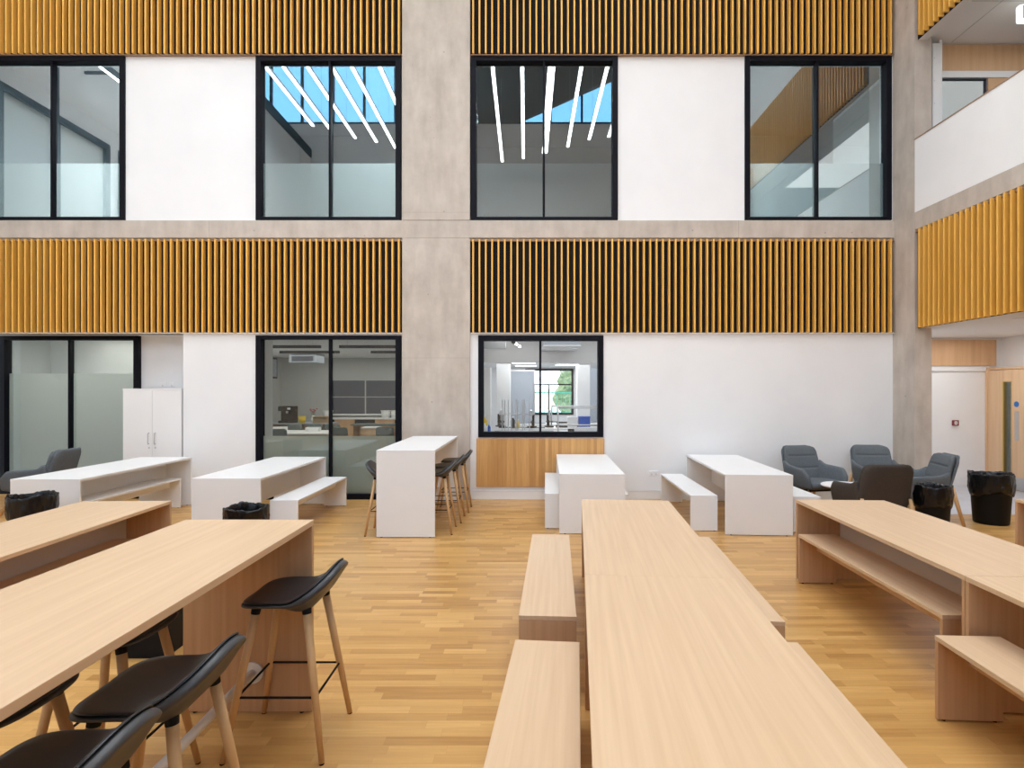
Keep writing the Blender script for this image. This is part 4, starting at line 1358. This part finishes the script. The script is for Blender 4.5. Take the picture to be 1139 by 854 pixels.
tc_ = thing('tall_cupboard', 'tall pale cupboard at the left edge of the lab window', 'cupboard', (-1.05, 12.2, 0))
MB().box(-0.3, 0.3, -0.25, 0.25, 0, 2.25).build('body', M['laminate'], tc_, bevel=0.004)
MB().box(-0.295, 0.295, -0.27, -0.25, 0.02, 2.23).build('door', M['laminate'], tc_, bevel=0.002)
pt = thing('partition_screen', 'blue grey partition screen at the back of the lab', 'screen', (-0.15, 15.9, 0))
MB().box(-0.36, 0.36, -0.02, 0.02, 0.05, 2.3).build('panel', M['blue_grey'], pt)
MB().box(-0.4, -0.36, -0.03, 0.03, 0, 2.35).box(0.36, 0.4, -0.03, 0.03, 0, 2.35).box(-0.36, 0.36, -0.03, 0.03, 2.3, 2.35).build('frame', M['steel'], pt)
pt2 = thing('partition_screen', 'blue grey partition screen right of the white lab pillar', 'screen', (2.0, 15.6, 0))
MB().box(-0.33, 0.33, -0.02, 0.02, 0.05, 2.38).build('panel', M['blue_grey'], pt2)
MB().box(-0.37, -0.33, -0.03, 0.03, 0, 2.42).box(0.33, 0.37, -0.03, 0.03, 0, 2.42).build('frame', M['steel'], pt2)
lwn = sroot('window_15', 'far lab window with a green court outside', 'window')
MB().box(-0.02, 0.05, 16.98, 17.1, 1.05, 2.42).box(1.36, 1.42, 16.98, 17.1, 1.05, 2.42).box(0.05, 1.36, 16.98, 17.1, 2.36, 2.42).box(0.05, 1.36, 16.98, 17.1, 1.05, 1.11).box(0.05, 1.36, 17.0, 17.08, 1.93, 1.97).box(0.66, 0.70, 17.0, 17.08, 1.11, 1.93).build('window_frame', M['black_frame'], lwn)
MB().box(0.05, 1.36, 17.04, 17.046, 1.11, 2.36).build('pane', M['glass_lab'], lwn)
struct('ground_outside', MB().box(-10, 14, 17.2, 60, -0.3, -0.2), M['asphalt'], 'pale paving outside the lab window', 'ground')
struct('court_surface', MB().box(-3, 6, 24, 34, -0.199, -0.17), M['court'], 'green sports court outside the lab window', 'ground')
cf = thing('court_fence', 'green mesh court fence outside the lab window', 'fence', (1.2, 24.0, -0.17))
fmb = MB()
for i in range(40):
    fmb.box(-3.5 + i * 0.18, -3.5 + i * 0.18 + 0.02, 0, 0.02, 0, 1.9)
for z in (0.2, 1.0, 1.85):
    fmb.box(-3.5, 3.6, 0.0, 0.03, z, z + 0.04)
fmb.build('mesh_panel', M['court'], cf)
for i in range(4):
    MB().box(-3.55 + i * 2.3, -3.47 + i * 2.3, -0.04, 0.04, 0, 2.1).build('post', M['court'], cf)
hg = MB()
rh = random.Random(4)
for k in range(60):
    c = Vector((2.2 + rh.uniform(0, 4.5), 35 + rh.uniform(-0.8, 0.8), rh.uniform(0.3, 3.6)))
    rr = rh.uniform(0.5, 0.9)
    v, f = [], []
    hg.lathe([(0.0, -rr), (rr * 0.7, -rr * 0.7), (rr, 0), (rr * 0.7, rr * 0.7), (0.0, rr)], 10, c=c, fn=lambda p, t, r, z: (p[0] + rh.uniform(-.12, .12), p[1] + rh.uniform(-.12, .12), p[2] + rh.uniform(-.12, .12)))
tag(hg.build('hedge', M['hedge']), 'leafy green hedge far outside the lab window', 'hedge', kind='stuff')

GLB = 'lab benches'


def lab_bench(label, loc, sx, sy=0.75):
    r_ = thing('lab_bench', label, 'lab bench', loc, 0, GLB)
    MB().box(-sx / 2, sx / 2, -sy / 2, sy / 2, 0.86, 0.90).build('worktop', M['laminate'], r_, bevel=0.003)
    MB().box(-sx / 2 + 0.03, sx / 2 - 0.03, -sy / 2 + 0.06, sy / 2 - 0.06, 0.0, 0.86).build('cupboard', M['laminate'], r_)
    MB().box(-sx / 2 + 0.02, -sx / 2 + sx * 0.42, -sy / 2 + 0.1, sy / 2 - 0.25, 0.9, 0.912).build('sink_top', M['dark_room'], r_)
    MB().box(sx * 0.02, sx * 0.26, -0.05, 0.05, 0.9, 0.96).build('power_strip', M['black'], r_)
    return r_


lab_bench('white lab bench nearest the lab window', (0.82, 11.9, 0), 3.0, 0.8)
lab_bench('white lab bench in the second row of the lab', (0.65, 13.35, 0), 2.6)
lab_bench('white lab bench in the third row of the lab', (0.75, 15.05, 0), 2.9, 0.5)
GF = 'steel tube frames on the lab benches'
fr0 = None
for x, y, s, lab in [(1.22, 11.9, 1.0, 'steel tube frame on the nearest lab bench'), (1.15, 13.35, 1.0, 'steel tube frame on the second lab bench')]:
    if fr0 is None:
        fr0 = thing('tube_frame', lab, 'steel frame', (x, y, 0.9), 0, GF)
        for sx in (-1, 1):
            MB().tube([(0.55 * sx, 0, 0), (0.55 * sx, 0, 0.52)], 0.018, 10).build('post', M['steel'], fr0, smooth=True)
        for z in (0.14, 0.5):
            MB().tube([(-0.55, 0, z), (0.55, 0, z)], 0.016, 10).build('rail', M['steel'], fr0, smooth=True)
    else:
        clone(fr0, (x, y, 0.9), 0, lab)
GR = 'retort stands clustered on the lab bench'
rs = None
rq = random.Random(2)
for k in range(9):
    x, y = -0.50 + 0.145 * (k % 5) + 0.05 * (k // 5) + rq.uniform(-.01, .01), 11.68 + 0.24 * (k // 5) + rq.uniform(-.015, .015)
    if rs is None:
        rs = thing('retort_stand', 'steel retort stand in the cluster left of the lab window mullion', 'retort stand', (x, y, 0.912), 0, GR)
        MB().box(-0.06, 0.06, -0.09, 0.09, 0, 0.012).build('base', M['steel'], rs, bevel=0.003)
        MB().tube([(0, 0.06, 0.012), (0, 0.06, 0.66)], 0.010, 8).build('rod', M['steel'], rs)
        MB().tube([(-0.015, 0.06, 0.34), (0.02, -0.06, 0.36), (0.06, -0.09, 0.36)], 0.008, 8).tube([(0.02, -0.06, 0.36), (-0.04, -0.1, 0.38)], 0.008, 8).build('clamp', M['steel'], rs)
    else:
        clone(rs, (x, y, 0.912), rq.uniform(-0.1, 0.1) + PI * (k % 2))
bxb = thing('storage_box', 'blue storage box on the lab bench at right', 'box', (1.36, 13.3, 0.9))
MB().box(-0.13, 0.13, -0.12, 0.12, 0, 0.24).build('box_body', M['blue_plastic'], bxb, bevel=0.008)
MB().box(-0.14, 0.14, -0.13, 0.13, 0.24, 0.265).build('lid', M['blue_plastic'], bxb, bevel=0.004)
mx_ = thing('storage_box', 'white carton beside the blue box in the lab', 'box', (1.08, 13.32, 0.9))
MB().box(-0.11, 0.11, -0.1, 0.1, 0, 0.25).build('box_body', M['white_plastic'], mx_, bevel=0.004)
MB().box(-0.115, 0.115, -0.105, 0.105, 0.22, 0.255).build('lid', M['laminate'], mx_)
wtb = thing('sample_tray', 'white low tray on the nearest lab bench at right', 'tray', (1.3, 11.66, 0.9))
MB().box(-0.3, 0.3, -0.14, 0.14, 0, 0.015).box(-0.3, 0.3, -0.14, -0.125, 0.015, 0.11).box(-0.3, 0.3, 0.125, 0.14, 0.015, 0.11).box(-0.3, -0.285, -0.125, 0.125, 0.015, 0.11).box(0.285, 0.3, -0.125, 0.125, 0.015, 0.11).build('tray', M['white_plastic'], wtb, bevel=0.003)
lab_bench('white side bench with bottles under the left cupboard of the lab', (-1.02, 11.55, 0), 0.6, 0.6)


def bottle(label, loc, m, r=0.05, h=0.22):
    r_ = thing('bottle', label, 'bottle', loc, 0, 'bottles in the lab')
    MB().lathe([(0, 0), (r, 0), (r, h * 0.65), (r * 0.35, h * 0.8), (r * 0.35, h * 0.9)], 16).build('bottle_body', m, r_, smooth=True)
    MB().tube([(0, 0, h * 0.88), (0, 0, h)], r * 0.42, 12).build('bottle_cap', M['white_plastic'], r_)


bottle('yellow bottle at the lower left of the lab window', (-0.86, 11.6, 0.912), M['yellow'], 0.075, 0.36)
bottle('white bottle in front of the yellow bottle in the lab', (-0.83, 11.36, 0.912), M['white_plastic'], 0.07, 0.2)
bottle('blue topped bottle right of the white bottle in the lab', (-0.74, 11.38, 0.9), M['blue_plastic'], 0.035, 0.2)
scp = thing('microscope', 'dark microscope on the second lab bench at left', 'microscope', (-0.55, 13.2, 0.912))
MB().box(-0.08, 0.08, -0.1, 0.1, 0, 0.03).box(-0.03, 0.03, 0.04, 0.09, 0.03, 0.3).box(-0.06, 0.06, -0.08, 0.06, 0.12, 0.135).build('stand', M['black'], scp, bevel=0.004)
MB().tube([(0, 0.06, 0.28), (0, -0.06, 0.40)], 0.022, 12).tube([(0, -0.03, 0.34), (0, -0.03, 0.16)], 0.018, 12).build('tube', M['steel'], scp)
for x, y, rz, lab in [(-0.72, 13.45, 0.6, 'dark microscope on the second lab bench, far left one'), (0.02, 13.15, -0.4, 'dark microscope on the second lab bench behind the retort stands'),
                      (0.42, 13.3, 0.3, 'dark microscope on the second lab bench right of the window mullion')]:
    clone(scp, (x + 0.12, y, 0.912), rz, lab)
bottle('dark bottle with yellow neighbour on the second lab bench at left', (-0.30, 13.05, 0.912), M['bin'], 0.05, 0.26)
bottle('small yellow bottle beside the dark bottle on the second lab bench', (-0.18, 13.03, 0.912), M['yellow'], 0.04, 0.2)
GP = 'flat light panels of the lab'
lp0 = None
for x, y, z, lab in [(-0.05, 13.6, 2.44, 'flat lit ceiling panel left in the lab, near one'), (0.0, 15.2, 2.44, 'flat lit ceiling panel left in the lab, far one'),
                     (1.05, 14.6, 2.44, 'flat lit ceiling panel right in the lab')]:
    if lp0 is None:
        lp0 = thing('ceiling_panel', lab, 'ceiling light', (x, y, z), 0, GP)
        MB().box(-0.3, 0.3, -0.3, 0.3, -0.012, 0.0).build('frame', M['white_paint'], lp0)
        MB().box(-0.28, 0.28, -0.28, 0.28, -0.015, -0.012).build('diffuser', M['panel_light'], lp0)
    else:
        clone(lp0, (x, y, z), 0, lab)
GU = 'air conditioning units of the lab'
uc = None
for x, y, lab in [(0.72, 11.5, 'grey ceiling air conditioner right in the lab, near one'), (0.70, 12.2, 'grey ceiling air conditioner right in the lab, far one')]:
    if uc is None:
        uc = thing('ceiling_cassette', lab, 'air conditioner', (x, y, 2.78), 0, GU)
        MB().box(-0.35, 0.35, -0.25, 0.25, -0.12, 0.22).build('housing', M['blue_grey'], uc, bevel=0.006)
        MB().box(-0.38, 0.38, -0.28, 0.28, -0.145, -0.12).build('lower_panel', M['white_plastic'], uc, bevel=0.004)
    else:
        clone(uc, (x, y, 2.78), 0, lab)
tlt = thing('track_light', 'black and white lamp rod on the lab ceiling', 'lamp', (-0.16, 11.0, 2.70))
MB().tube([(-0.08, 0, 0), (0.03, 1.1, 0.0)], 0.03, 10).build('rod', M['panel_light'], tlt)
for p in ((-0.085, -0.05, 0), (-0.025, 0.55, 0)):
    MB().tube([p, (p[0] + 0.012, p[1] + 0.1, 0)], 0.04, 10).tube([(p[0], p[1] + 0.05, 0), (p[0], p[1] + 0.05, 0.3)], 0.008, 6).build('holder', M['black'], tlt)
dct = thing('service_duct', 'grey metal service duct at the left of the lab ceiling', 'duct', (-0.95, 11.6, 2.6))
MB().box(-0.35, 0.55, -0.2, 0.2, 0.0, 0.16).build('duct_body', M['steel'], dct, bevel=0.01)
MB().tube([(-0.3, -0.1, 0.16), (-0.3, -0.1, 0.4)], 0.012, 8).tube([(0.5, -0.1, 0.16), (0.5, -0.1, 0.4)], 0.012, 8).build('hanger', M['steel'], dct)
bpy.context.view_layer.update()
